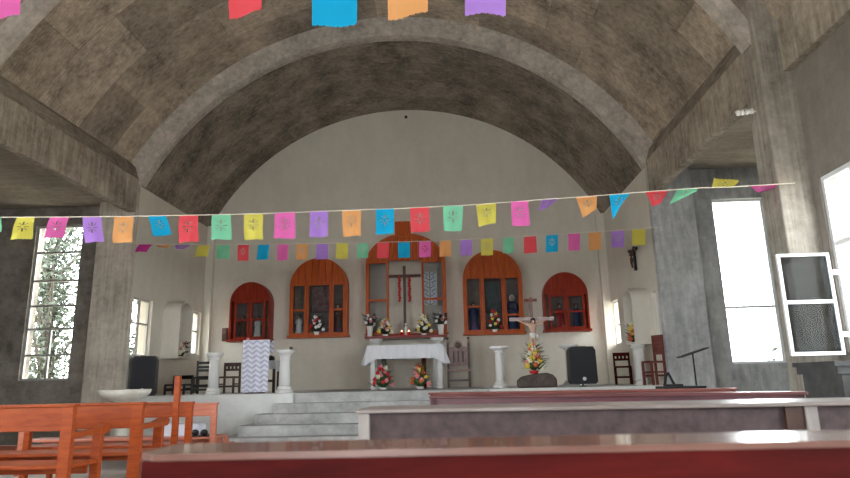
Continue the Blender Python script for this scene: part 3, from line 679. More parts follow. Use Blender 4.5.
chair('black_chair', 'black ladder back chair against the left chancel wall under the flowers', (-5.95, 14.75, PZ+0.002), 0.25, 0.48, 0.42, 0.78, 0.38, 'blackwood', 'ladder')
p = at(203, 394, Y=13.3)
chair('black_armchair', 'low black slatted armchair left of the leftmost white column', (-5.38, 13.30, PZ+0.002), 0.1, 0.44, 0.42, 0.40, 0.20, 'blackwood', 'slats')
p = at(165, 394, Y=13.3)
chair('black_stool', 'low black seat beside the left loudspeaker', (-5.85, 13.1, PZ+0.002), 0, 0.44, 0.40, 0.42, 0.22, 'blackwood', 'ladder')
p = at(640, 388, Y=13.9)
chair('wooden_chair', 'narrow dark red chair behind the column under the right niche', (3.72, 14.1, PZ+0.002), -0.2, 0.36, 0.38, 0.72, 0.40, 'pewred', 'slats')
p = at(653, 388, Y=12.5)
chair('tall_wooden_chair', 'tall red brown chair at the right chancel wall beside the concrete pier', (3.86, 12.42, PZ+0.002), -1.2, 0.30, 0.30, 0.98, 0.46, 'pewpink', 'slats')

# lectern with chevron cloth
lY = 12.3; xa, xb = at(243, 380, Y=lY).x, at(267, 380, Y=lY).x; zt = at(255, 340, Y=lY).z
t = thing('lectern', 'wooden lectern hidden under a chevron cloth beside the steps', 'lectern', ((xa+xb)/2, lY+0.2, PZ+0.002))
MB().b2(xa+0.04, xb-0.10, lY+0.02, lY+0.24, PZ+0.003, zt-0.03).build('stand', 'brown', t, world=True)
MB().b2(xa+0.0, xb-0.01, lY+0.01, lY+0.28, zt-0.03, zt-0.006).build('top_board', 'brown', t, world=True)
cm = bpy.data.materials.new('chevron_cloth'); cm.use_nodes = True; nt = cm.node_tree; N = nt.nodes; L = nt.links
tc = N.new('ShaderNodeTexCoord'); sp = N.new('ShaderNodeSeparateXYZ'); L.new(tc.outputs['Object'], sp.inputs[0])
def mth(op, a, b_=None):
    q_ = N.new('ShaderNodeMath'); q_.operation = op
    for i_, v in enumerate((a, b_)):
        if v is None: continue
        if isinstance(v, (int, float)): q_.inputs[i_].default_value = v
        else: L.new(v, q_.inputs[i_])
    return q_.outputs[0]
zig = mth('PINGPONG', mth('ADD', sp.outputs['X'], 5.0), 0.085)
band = mth('FRACT', mth('MULTIPLY', mth('SUBTRACT', sp.outputs['Z'], mth('MULTIPLY', zig, 0.7)), 10.5))
sel = mth('LESS_THAN', band, 0.38)
mx = N.new('ShaderNodeMixRGB'); mx.inputs[1].default_value = (0.74, 0.74, 0.84, 1); mx.inputs[2].default_value = (0.46, 0.48, 0.64, 1)
L.new(sel, mx.inputs[0]); L.new(mx.outputs[0], N['Principled BSDF'].inputs['Base Color']); N['Principled BSDF'].inputs['Roughness'].default_value = 0.9
M['chevron'] = cm
bm = bmesh.new(); n = 16; rows = [(lY+0.30, zt-0.25), (lY+0.295, zt), (lY-0.002, zt)] + [(lY-0.006-0.01*k/8, zt-(zt-PZ-0.03)*k/8) for k in range(1, 9)]
G = []
for j, (y, z) in enumerate(rows):
    G.append([bm.verts.new((xa-0.03+(xb-xa+0.06)*(i/n) - (0.0 if j < 3 else (0.012*(j-2)/8)*(1 if i/n > .5 else -1)*2*abs(i/n-.5)), y+0.008*math.sin(i*1.3)*(j > 2)-0.004, z)) for i in range(n+1)])
for A, B in zip(G, G[1:]):
    for i in range(n): bm.faces.new((A[i], A[i+1], B[i+1], B[i]))
mb = MB(); mb.bm.free(); mb.bm = bm
o = tag(mb.build('chevron_cloth', 'chevron', origin=((xa+xb)/2, lY, PZ)), 'long white and lilac chevron cloth hanging down the lectern front', 'cloth')
sm = o.modifiers.new('thick', 'SOLIDIFY'); sm.thickness = 0.006; sm.offset = -1
# side table with cloth behind the lectern
sY = 13.2; xa, xb = at(256, 370, Y=sY).x, at(279, 370, Y=sY).x; zt = at(270, 361, Y=sY).z
t = thing('side_table', 'dark wooden side table behind the chevron lectern', 'table', ((xa+xb)/2, sY, PZ+0.002))
MB().b2(xa, xb-0.02, sY-0.2, sY+0.2, zt-0.04, zt-0.005).build('tabletop', 'brown', t, world=True)
for x in (xa+0.03, xb-0.06):
    for y in (sY-0.18, sY+0.15): MB().b2(x-0.025, x+0.025, y, y+0.05, PZ+0.002, zt-0.04).build('leg', 'brown', t, world=True)
MB().b2(xa+0.05, xb-0.08, sY-0.17, sY-0.14, PZ+0.22, PZ+0.27).build('stretcher', 'brown', t, world=True)
o = MB().b2(xa-0.02, xb+0.0, sY-0.215, sY+0.215, zt-0.004, zt+0.004).b2(xa-0.02, xb+0.0, sY-0.222, sY-0.214, zt-0.17, zt+0.004).b2(xb-0.004, xb+0.004, sY-0.222, sY+0.215, zt-0.22, zt+0.004)
tag(o.build('small_cloth', 'cloth'), 'short white cloth over the dark side table behind the lectern', 'tablecloth')
tag(MB().lathe([(0.10, 0), (0.13, 0.03), (0.12, 0.08), (0.06, 0.11)], (0, 0, 0), 16).build('black_hat', 'black', smooth=True), 'round black object on the white side table cloth', 'hat').location = ((xa+xb)/2+0.02, sY, zt+0.005)
# candle on the column and small item on the lectern
t = thing('small_candle', 'small cream candle in a dark cup on the column beside the steps', 'candle', (at(292, 349, Y=12.6).x-0.02, 12.6, at(285.5, 350, Y=12.6).z))
MB().lathe([(0.03, 0), (0.035, 0.02), (0.03, 0.06), (0.02, 0.065)], seg=12).build('cup', 'brown', t, smooth=True)
MB().lathe([(0.018, 0.05), (0.018, 0.10), (0.004, 0.12)], seg=10).build('wax', 'flowwhite', t, smooth=True)
o = tag(MB().lathe([(0.03, 0), (0.035, 0.03), (0.02, 0.06)], seg=10).build('small_cup', 'flowpink', smooth=True), 'tiny pale pink cup on top of the chevron lectern', 'cup'); o.location = (at(248, 338, Y=12.5).x, 12.5, at(255, 340, Y=12.3).z+0.003)
# small brown box and its wall fitting
xa, xb, za, zb = cx(223, 335, 16.1), cx(229, 335, 16.1), cz(226, 341, 16.1), cz(226, 328, 16.1)
t = thing('wall_box', 'small brown picture box on the wall beside the leftmost cabinet', 'box', ((xa+xb)/2-0.03, Y2, za))
MB().b2(xa-0.03, xb-0.06, 16.10, Y2, za, zb).build('case', 'brown', t, world=True)
MB().b2(xa, xb-0.09, 16.09, 16.10, (za+zb)/2+0.02, zb-0.03).build('front_picture', 'carved', t, world=True)

# ------------------------------------------------------------------ loudspeakers
def speaker(label, loc, rz, w, d, h, foot):
    t = thing('loudspeaker', label, 'loudspeaker', loc, rz, 'black loudspeakers on the sanctuary')
    prof = [(-w/2, foot+0.06*h), (-w/2+0.06*h, foot), (w/2-0.06*h, foot), (w/2, foot+0.06*h), (w/2*0.97, foot+h*0.90), (w/2*0.80, foot+h), (-w/2*0.80, foot+h), (-w/2*0.97, foot+h*0.90)]
    MB().prism(prof, -d/2, d/2).build('cabinet', 'black', t)
    g = [(x*0.9, foot+h/2+(z-foot-h/2)*0.92) for x, z in prof]
    MB().prism(g, -d/2-0.012, -d/2).build('grille', 'grille', t)
    MB().lathe([(0.035*h/0.7, 0), (0.035*h/0.7, 0.008)], seg=18).build('round_badge', 'plaster', t)
    bd = t.children[-1]; bd.rotation_euler = (PI/2, 0, 0); bd.location = (0, -d/2-0.012, foot+h*0.14)
    hnd = MB().b2(-w*0.2, w*0.2, -d*0.05, d*0.1, foot+h, foot+h+0.012); hnd.build('handle', 'black', t)
    if foot > 0.01: MB().lathe([(0.09, 0), (0.09, 0.012), (0.018, 0.02), (0.018, foot)], seg=14).build('short_stand', 'black', t)
    return t
p = at(143.5, 390, Y=12.62); zt = at(144, 355, Y=12.4).z
speaker('black loudspeaker at the left edge of the sanctuary before a window', (p.x, 12.62, PZ+0.002), 0.32, 0.48, 0.34, zt-PZ-0.02, 0.0)
p = at(583, 384, Y=12.5); p2 = at(583, 347, Y=12.5)
speaker('black loudspeaker on a short stand in front of the right white column', (p.x, 12.5, PZ+0.002), 0, 0.52, 0.36, p2.z-p.z, p.z-PZ)

# ------------------------------------------------------------------ crucifix stand, rock, flowers
cY = 12.92; px_ = at(531.5, 320, Y=cY).x
zt, zbar, zfoot = at(531.5, 297, Y=cY).z, at(531.5, 319, Y=cY).z, at(532, 352, Y=cY).z
t = thing('crucifix', 'standing crucifix with a pale figure behind the flowers and brown rock', 'crucifix', (px_, cY, PZ+0.002))
b0 = PZ+0.002
MB().b2(-0.035, 0.035, -0.02, 0.02, 0.02, zt-b0).build('upright', 'carved', t)
MB().b2(-0.46, 0.46, -0.022, 0.022, zbar-b0-0.035, zbar-b0+0.035).build('crossbar', 'barglare', t)
MB().b2(-0.13, 0.13, -0.03, -0.02, zt-b0-0.10, zt-b0-0.04).build('title_plaque', 'pewpink', t)
MB().lathe([(0.16, 0), (0.16, 0.02), (0.05, 0.04), (0.03, 0.08)], seg=16).build('foot', 'brown', t)
# corpus: one skinned body, arms raised to the bar
def corpus(parent, zc, H):
    h = H; V = []; E = []; R = []
    def v(x, y, z, r): V.append((x*h, -0.05+y*h, zc+z*h)); R.append(r*h); return len(V)-1
    def e(*i): E.extend(zip(i, i[1:]))
    pel = v(0, 0, 0.50, 0.075); ab = v(0, -0.01, 0.60, 0.065); ch = v(0, -0.02, 0.73, 0.085); nk = v(0, -0.02, 0.82, 0.035); hd = v(0.02, -0.06, 0.87, 0.05); ht = v(0.025, -0.06, 0.94, 0.045)
    e(pel, ab, ch, nk, hd, ht)
    for s_ in (-1, 1):
        sh = v(s_*0.10, -0.01, 0.80, 0.04); el = v(s_*0.27, 0, 0.86, 0.028); wr = v(s_*0.42, 0.02, 0.93, 0.02); ha = v(s_*0.47, 0.02, 0.94, 0.022)
        e(ch, sh, el, wr, ha)
        hp = v(s_*0.05, 0, 0.46, 0.06); kn = v(s_*0.045, -0.05, 0.26, 0.042); an = v(s_*0.02, 0.0, 0.05, 0.024); ft = v(s_*0.018, -0.05, 0.0, 0.022)
        e(pel, hp, kn, an, ft)
    me = bpy.data.meshes.new('body'); me.from_pydata(V, E, []); o = bpy.data.objects.new('body', me); C.objects.link(o); o.parent = parent
    sk = o.modifiers.new('skin', 'SKIN'); me.materials.append(M['skin'])
    for i, r in enumerate(R): me.skin_vertices[0].data[i].radius = (r, r)
    me.skin_vertices[0].data[0].use_root = True
    sb = o.modifiers.new('sub', 'SUBSURF'); sb.levels = 2; sb.render_levels = 2
    MB().lathe([(0.085*h, 0.40*h), (0.095*h, 0.46*h), (0.092*h, 0.54*h), (0.08*h, 0.56*h)], (0, -0.05, zc), 14, sy=0.9).tube([(0.09*h, -0.05, zc+0.52*h), (0.13*h, -0.07, zc+0.46*h), (0.10*h, -0.07, zc+0.36*h)], [0.02*h, 0.03*h, 0.012*h]).build('loincloth', 'plaster', parent, smooth=True)
    MB().sphere((0.025*h, -0.05-0.04*h, zc+0.925*h), 0.066*h, 10, 8, (1, 0.9, 0.95)).tube([(0.075*h, -0.05-0.04*h, zc+0.90*h), (0.07*h, -0.05-0.05*h, zc+0.80*h)], [0.03*h, 0.012*h]).build('hair', 'hair', parent, smooth=True)
corpus(t, zfoot-b0-0.02, (zbar-zfoot)/0.93)
rY = 12.5; xa, xb = at(518, 388, Y=rY).x, at(556, 388, Y=rY).x; zt = at(543, 373, Y=rY).z; H = zt-PZ
bm = bmesh.new(); g = []
prof = [(0, 0), (0.0, 0.50), (0.12, 0.78), (0.35, 0.90), (0.62, 0.98), (0.75, 1.0), (0.90, 0.86), (1.0, 0.58), (1.0, 0)]
mb = MB(); mb.prism([(xa+(xb-xa)*u, PZ+0.002+H*w) for u, w in prof], rY-0.22, rY+0.2)
rock = mb.build('brown_rock_block', 'rock', weld=True); bv = rock.modifiers.new('b', 'BEVEL'); bv.width = 0.03; bv.segments = 3
tag(rock, 'dark brown rounded block under the flowers of the crucifix', 'block')
p = at(534, 374, Y=12.45)
bouquet('flower_arrangement', 'tall yellow and peach flowers in a red pot on the brown block below the crucifix', (p.x, 12.42, zt-0.01), 0.52, 0.36, ['flowwhite', 'flowyellow', 'floworange', 'flowwhite', 'flowpink', 'flowyellow'], 'leaf', 'flowred', 0.06, 0.10, 18, 12, spike=0.2, fr=0.055)
tag(MB().b2(at(493, 387, Y=12.05).x, 3.6, 12.02, 12.26, PZ+0.002, PZ+0.03).build('white_ledge_board', 'plaster'), 'long thin white board lying along the right sanctuary edge', 'board') if False else None

# ------------------------------------------------------------------ music stand and dark table, grey cabinet
mY = 9.6; a_, b_ = at(679, 357.5, Y=mY), at(706, 348, Y=mY); c_ = at(697, 388, Y=mY)
t = thing('music_stand', 'thin black stand with a tilted rest by the right transept window', 'stand', (c_.x, mY, 0))
mid = (a_+b_)/2
mb = MB(); mb.tube([(0, 0, 0.03), (mid.x-c_.x, 0, mid.z)], 0.013, 8); mb.build('pole', 'black', t)
dx, dz = b_.x-a_.x, b_.z-a_.z; L_ = math.hypot(dx, dz); ang = math.atan2(dz, dx)
MB().box((mid.x-c_.x, 0, mid.z), (L_, 0.22, 0.018), Matrix.Rotation(-ang, 3, 'Y')).build('rest', 'black', t)
for k in range(3): MB().tube([(0, 0, 0.16), (0.26*math.cos(k*2.09+0.5), 0.26*math.sin(k*2.09+0.5), 0.012)], 0.010, 6).build('leg', 'black', t)
tY = 9.3; a_, b_ = at(660, 388, Y=tY), at(701, 386.5, Y=tY); zt = at(680, 386, Y=tY).z
t = thing('black_table', 'low black table in front of the right pier, its top just in view', 'table', ((a_.x+b_.x)/2, tY, 0))
MB().b2(a_.x, b_.x, tY-0.2, tY+0.2, zt-0.05, zt).build('tabletop', 'black', t, world=True)
for x in (a_.x+0.04, b_.x-0.04):
    for y in (tY-0.16, tY+0.16): MB().b2(x-0.02, x+0.02, y-0.02, y+0.02, 0, zt-0.05).build('leg', 'black', t, world=True)
a_, b_ = at(664, 386, Y=tY), at(676, 386, Y=tY)
t = thing('open_case', 'open black case leaning on the black table by the right pier', 'case', ((a_.x+b_.x)/2, tY, zt))
w_ = b_.x-a_.x; hh = at(668, 372, Y=tY).z-zt
mb = MB(); frame = [(-w_/2, 0), (-w_/2+0.03, hh*0.8), (-w_/2+0.07, hh), (0.0, hh*0.95), (w_/2, 0)]; inner = [(-w_/2+0.025, 0.01), (-w_/2+0.05, hh*0.7), (-w_/2+0.08, hh*0.85), (-0.012, hh*0.82), (w_/2-0.04, 0.01)]
mb.ring(frame, inner, -0.03, 0.03); mb.build('rim', 'black', t)
MB().prism(inner, 0.0, 0.01).build('grey_panel', 'metal', t)
MB().b2(-w_/2, w_/2+0.05, -0.16, 0.03, 0, 0.03).build('base_tray', 'black', t)
gY = 6.55; a_ = at(834, 361, Y=gY); zt = a_.z
t = thing('grey_cabinet', 'grey cement cabinet with a moulded top below the right nave window', 'cabinet', (4.25, gY, 0))
MB().b2(a_.x+0.07, 4.49, gY+0.03, gY+0.75, 0, zt-0.13).build('body', 'greybox', t, world=True)
MB().b2(a_.x, 4.49, gY, gY+0.8, zt-0.05, zt).b2(a_.x+0.03, 4.49, gY+0.015, gY+0.78, zt-0.13, zt-0.05).build('moulded_top', 'greybox', t, world=True)
# little ceramic insulators and cable on the right beam
p0 = at(737, 113, X=XR-0.03); p1 = at(757, 110, Y=Y0-0.06)
p = at(747, 112, Y=Y0-0.07)
t = thing('cable_insulator', 'row of small white ceramic insulators near the top of the right pier', 'insulator', (p.x, Y0-0.055, p.z))
for k in range(4):
    MB().lathe([(0.025, -0.03), (0.03, 0), (0.025, 0.03)], (-0.10+0.055*k, 0, 0.005*k), 10).build('insulator', 'insul', t, smooth=True)
MB().tube([(-0.14, 0.0, 0.01), (0.12, 0.0, 0.01)], 0.01, 6).build('cable', 'string', t)
tag(MB().sphere((0, 0, 0), 0.045).build('wall_hole', 'black'), 'small dark round vent high at the top of the back wall', 'vent').location = at(406, 117, Y=Y2-0.01)

# ------------------------------------------------------------------ stone font
fY = 10.1; c_ = at(125, 390, Y=fY); r_ = (at(150, 390, Y=fY).x-at(101, 390, Y=fY).x)/2; zt = at(125, 389.5, Y=fY).z
t = thing('stone_font', 'wide pale stone basin on a pedestal before the left pier', 'font', (c_.x, fY, 0))
MB().lathe([(0.10, zt-0.20), (r_*0.62, zt-0.165), (r_*0.9, zt-0.09), (r_, zt-0.015), (r_*0.97, zt), (r_*0.90, zt-0.01), (r_*0.8, zt-0.07), (0.05, zt-0.13)], seg=36).build('bowl', 'stone', t, smooth=True)
MB().lathe([(0.24, 0), (0.24, 0.06), (0.12, 0.12), (0.10, 0.4), (0.14, zt-0.20)], seg=24).build('pedestal', 'stone', t, smooth=True)

# ------------------------------------------------------------------ pews
def pew(name, label, xl, yl, xr, yr, ztop, parts, group):
    """pew with its back rail from (xl,yl) to (xr,yr); local x runs along the rail, +y towards the altar"""
    L_ = math.hypot(xr-xl, yr-yl); a = math.atan2(yr-yl, xr-xl)
    t = thing(name, label, 'pew', (xl, yl, 0), a, group); parts(t, L_, ztop); return t
def near_pew(t, L_, z):
    MB().prism([(0.0, 0.03), (0.03, 0.0), (L_, 0.0), (L_, 0.165), (0.02, 0.165), (0.0, 0.145)], z-0.010, z, 'z').build('top_rail', 'pewtop', t)
    MB().b2(0.012, L_-0.01, 0.004, 0.05, z-0.42, z-0.010).build('back_panel', 'pewred', t)
    for x in (0.02, L_-0.10): MB().b2(x, x+0.05, 0.05, 0.13, 0, z-0.012).b2(x, x+0.05, 0.12, 0.50, 0, 0.60).build('end_panel', 'pewred', t)
    MB().b2(0.11, L_-0.11, 0.10, 0.52, 0.42, 0.45).build('seat', 'pewred', t)
pew('pew', 'dark red pew nearest the camera with a wide worn top', -0.485, 0.945, 2.6, 1.03, 1.0, near_pew, 'dark pews on the right')
pl = at(355, 409.8, Z=1.0); pr = at(850, 401.2, Z=1.0); pq = at(808, 402, Z=1.0)
XP = math.hypot(pq.x-pl.x, pq.y-pl.y)
def second_pew(t, L_, z):
    MB().b2(0, L_, 0.0, 0.32, z-0.014, z, bev=0.004).build('top_shelf', 'pewgrey', t)
    MB().b2(0.03, L_-0.03, 0.05, 0.08, z-0.40, z-0.014).build('back_panel', 'pewpanel', t)
    for x in (0.008, XP):
        MB().b2(x, x+0.038, 0.02, 0.055, 0, z-0.014).build('post', 'pewpale', t)
    MB().b2(XP-0.06, XP, 0.03, 0.05, z-0.40, z-0.014).build('dark_stile', 'brown', t)
    for x in (0.012, L_-0.05): MB().b2(x, x+0.035, 0.08, 0.50, 0, z-0.014).build('end_panel', 'pewpale', t)
    MB().b2(0.05, L_-0.05, 0.10, 0.48, 0.42, 0.45).build('seat', 'pewpanel', t)
pew('pew', 'grey brown pew with a wide shelf top, second from the camera', pl.x, pl.y, pl.x+(pr.x-pl.x)*1.7, pl.y+(pr.y-pl.y)*1.7, 1.0, second_pew, 'dark pews on the right')
def far_pew(topm, facem, sh=0.14):
    def f(t, L_, z):
        MB().b2(0, L_, 0.0, 0.16, z-0.02, z, bev=0.005).build('top_rail', topm, t)
        MB().b2(0.02, L_-0.02, 0.02, 0.05, z-0.30, z-0.02).build('back_panel', facem, t)
        for x in (0.02, L_-0.06): MB().b2(x, x+0.04, 0.02, 0.46, 0, z-0.02).build('end_panel', facem, t)
        MB().b2(0.06, L_-0.06, 0.08, 0.46, 0.40, 0.43).build('seat', facem, t)
    return f
pl, pr = at(429, 396, Z=0.98), at(808, 391.5, Z=0.98)
pew('pew', 'violet brown pew third from the camera, its right end in view', pl.x, pl.y, pr.x, pr.y, 0.98, far_pew('pewbrown', 'pewviolet'), 'dark pews on the right')
pl, pr = at(428, 392.8, Z=0.96), at(738, 388, Z=0.96)
pew('pew', 'red brown pew farthest to the front of the right block', pl.x, pl.y, pr.x, pr.y, 0.96, far_pew('pewpink', 'pewpink'), 'dark pews on the right')

def bench(name, label, xr, yr, L_, z, hr, wood, ang=0.0, seat_z=0.45, arm=True, postw=0.10, inner=None, group='orange wooden benches on the left'):
    """open-back bench seen from behind; its right end post stands at (xr,yr)"""
    t = thing(name, label, 'bench', (xr, yr, 0), ang, group)
    MB().b2(-L_, -postw*0.55, 0.012, 0.047, z-hr, z-0.018, bev=0.004).build('back_rail', wood, t)
    MB().b2(-L_-0.02, 0.01, -0.01, 0.075, z-0.018, z+0.004, bev=0.004).build('top_cap', wood, t)
    for x in (-L_, -postw):
        MB().b2(x, x+postw, 0.0, 0.06, 0, z-0.018, bev=0.004).build('rear_post', wood, t)
        MB().b2(x+0.01, x+postw-0.01, 0.48, 0.54, 0, seat_z+(0.22 if arm else -0.03), bev=0.004).build('front_post', wood, t)
        if arm:
            mb = MB(); zz_ = seat_z+0.22
            mb.prism([(0.06, zz_), (0.60, zz_), (0.64, zz_+0.02), (0.66, zz_+0.05), (0.64, zz_+0.08), (0.58, zz_+0.09), (0.40, zz_+0.05), (0.06, zz_+0.05)], x+0.01, x+postw-0.01, 'x'); mb.build('armrest', wood, t)
    MB().b2(-L_+0.02, -0.02, 0.065, 0.47, seat_z-0.03, seat_z, bev=0.004).build('seat', wood, t)
    MB().b2(-L_+postw, -postw, 0.44, 0.47, seat_z-0.12, seat_z-0.03).build('seat_apron', wood, t)
    if inner: MB().b2(-L_*inner, -L_*inner+0.07, 0.02, 0.05, seat_z, z-hr).build('middle_post', wood, t)
    return t
pA = at(74, 404.5, Y=5.35); pB = at(143, 402.5, Y=6.30)
bench('wooden_bench', 'orange bench nearest the camera at the left edge of the picture', pA.x, pA.y, 2.4, pA.z, 0.22, 'woodO')
bench('wooden_bench', 'orange bench with rounded armrest beyond the nearest one', pB.x, pB.y, 2.2, pB.z, 0.25, 'woodO', postw=0.115)
pC = at(192, 402, Y=7.35)
bench('wooden_bench', 'brown bench whose dark rail end shows behind the thin upright post', pC.x, 7.35, 2.0, pC.z, 0.17, 'woodO', seat_z=0.42, arm=False, postw=0.07)
pD = at(216.5, 403, Y=8.1)
bench('wooden_bench', 'salmon bench farthest towards the altar with a white bag on its seat', pD.x, 8.1, 2.6, pD.z, 0.16, 'salmon', seat_z=0.44, arm=False, postw=0.07)
pE = at(232, 440, Y=8.95)
bench('low_bench', 'low plain wooden bench in front of the altar steps', pE.x, 8.95, 4.2, 0.30, 0.07, 'salmon', seat_z=0.24, arm=False, postw=0.08)
pp = at(178.5, 376, Y=7.1)
t = thing('wooden_pole', 'thin upright wooden post rising between the benches on the left', 'post', (pp.x, 7.1, 0))
MB().b2(-0.03, 0.03, -0.03, 0.03, 0.03, pp.z, bev=0.004).build('shaft', 'woodO', t); MB().b2(-0.12, 0.12, -0.12, 0.12, 0, 0.03).build('foot', 'woodO', t)
# white bag and black shoes on the far salmon bench
xa, xb = at(158, 430, Y=8.4).x, at(203, 430, Y=8.4).x; zt = at(180, 421.5, Y=8.4).z
mb = MB(); bmw = [(xa+0.02, 0.44), (xb-0.02, 0.44), (xb, zt-0.06), (xb-0.04, zt-0.015), ((xa+xb)/2, zt-0.03), (xa+0.03, zt), (xa, zt-0.05)]
mb.prism(bmw, 8.28, 8.52); o = tag(mb.build('white_bag', 'plasticbag'), 'white plastic bag lying on the salmon bench', 'bag'); bv = o.modifiers.new('b', 'BEVEL'); bv.width = 0.02; bv.segments = 3
for i, (px1, dy) in enumerate(((194, 0.0), (203, 0.03))):
    p = at(px1, 438, Y=8.2)
    t = thing('black_shoe', ('left' if i == 0 else 'right') + ' black shoe of the pair beside the white bag', 'shoe', (p.x, 8.20, 0.442), 0, 'black shoes on the bench')
    MB().b2(-0.055, 0.055, -0.0, 0.05, 0, 0.015, bev=0.004).build('sole', 'black', t)
    MB().sphere((0, 0.028, 0.05), 0.05, 12, 8, (1.05, 0.5, 0.75)).build('upper', 'black', t, smooth=True)

# ------------------------------------------------------------------ paper flags
def flag_mesh(name, q, mt, parent=None, H=0.33, push=True, seed=0, pattern=True, sign=1):
    rn = random.Random(seed); TL, TR, BR, BL = [Vector(v) for v in q]
    nx, ny = 28, 36
    if push:
        h = (((BL+BR)/2)-((TL+TR)/2)).length; dy = math.sqrt(max(0, H*H-h*h))*sign
        E_ = Vector((0, 0, EYE)); kk = 1+dy/TL.y; BL = E_+(BL-E_)*kk; BR = E_+(BR-E_)*kk
    bm = bmesh.new(); ph = rn.uniform(0, 6)
    V = [[None]*(nx+1) for _ in range(ny+1)]
    for j in range(ny+1):
        v = j/ny
        for i in range(nx+1):
            u = i/nx; p = (TL.lerp(TR, u)).lerp(BL.lerp(BR, u), v); p.y += 0.02*v*math.sin(u*5+ph)+0.01*math.sin(v*6+ph)
            if j == ny and i % 2: p.z += 0.012
            V[j][i] = bm.verts.new(p)
    cu, cv = 0.5, 0.42
    for j in range(ny):
        for i in range(nx):
            if pattern:
                du, dv = (i+0.5)/nx-cu, ((j+0.5)/ny-cv)*1.3
                r = math.hypot(du, dv); a = math.atan2(dv, du); k = abs(((a/(PI/4)+0.5) % 1)-0.5)*(PI/4)*r
                if 0.09 < r < 0.29 and k < 0.021: continue
                
            if j >= ny-1 and i % 4 == 3: continue
            bm.faces.new((V[j][i], V[j][i+1], V[j+1][i+1], V[j+1][i]))
    lv = [v for v in bm.verts if not v.link_faces]; bmesh.ops.delete(bm, geom=lv, context='VERTS')
    mb = MB(); mb.bm.free(); mb.bm = bm
    c = (TL+TR)/2
    return mb.build(name, mt, origin=c)
ORD = ['first', 'second', 'third', 'fourth', 'fifth', 'sixth', 'seventh', 'eighth', 'ninth', 'tenth', 'eleventh', 'twelfth', 'thirteenth', 'fourteenth', 'fifteenth', 'sixteenth', 'seventeenth', 'eighteenth', 'nineteenth', 'twentieth', 'twenty-first', 'twenty-second', 'twenty-third', 'twenty-fourth', 'twenty-fifth']
YA = 7.38
rowA = [('green', -16, 217, 2, 217, 0, 232, -18, 233), ('yellow', 17, 217, 35, 217, 31, 239, 9, 240), ('pink', 50, 217, 69, 217, 62, 238, 43, 238), ('purple', 82, 216.5, 101, 216.5, 104, 242, 84, 243),
        ('orange', 114, 216.5, 133, 216, 133, 243, 112, 243), ('blue', 148, 215.5, 166, 215.5, 173, 235, 154, 237), ('red', 179, 215, 198, 215, 198, 242, 178, 243), ('green', 212, 214.5, 231, 214, 231, 240, 211, 240),
        ('yellow', 244, 213.5, 263, 213.5, 263, 240, 244, 240), ('pink', 275, 213, 295, 212, 295, 239, 274, 239), ('purple', 310, 211.5, 328, 211, 328, 237, 310, 238), ('orange', 342, 210, 361, 209, 361, 236, 343, 237),
        ('blue', 376, 209, 394, 208.5, 394, 234, 376, 235), ('red', 410, 208, 429, 207, 430, 232, 411, 233), ('green', 443, 206, 463, 205.5, 462, 231, 444, 232), ('yellow', 476, 204, 496, 203, 496, 223, 479, 227),
        ('pink', 511, 201.5, 528, 201, 530, 226, 512, 227), ('purple', 542, 199.5, 559, 198, 550, 206, 538, 212), ('orange', 576, 196.5, 597, 195.5, 596, 210, 583, 218), ('blue', 609, 194, 630, 193, 621, 205, 613, 220),
        ('red', 645, 191.5, 668, 190.5, 661, 203, 653, 207), ('green', 677, 189.5, 698, 188, 696, 192, 669, 205), ('yellow', 712, 187.5, 733, 187, 739, 181, 714, 178), ('pink', 749, 186, 778, 184, 773, 189, 759, 193)]
def row(rows, Y, H, strname, grp, seed0, pat=lambda i: True):
    for i, (c, x0, y0, x1, y1, x2, y2, x3, y3) in enumerate(rows):
        qd = [at(x0, y0+0.4, Y=Y), at(x1, y1+0.4, Y=Y), at(x2, y2, Y=Y), at(x3, y3, Y=Y)]
        o = flag_mesh('paper_flag', qd, PAPER[c], H=H, seed=seed0+i, pattern=pat(i), sign=(1 if i % 3 else -1))
        cn = c if not (strname.startswith('far') and i == 0) else 'magenta'
        tag(o, '%s cut-paper flag, %s from the left on the %s' % (cn, ORD[i], strname), 'paper flag', grp)
row(rowA, YA, 0.335, 'large front string', 'paper flags on the front string', 10)
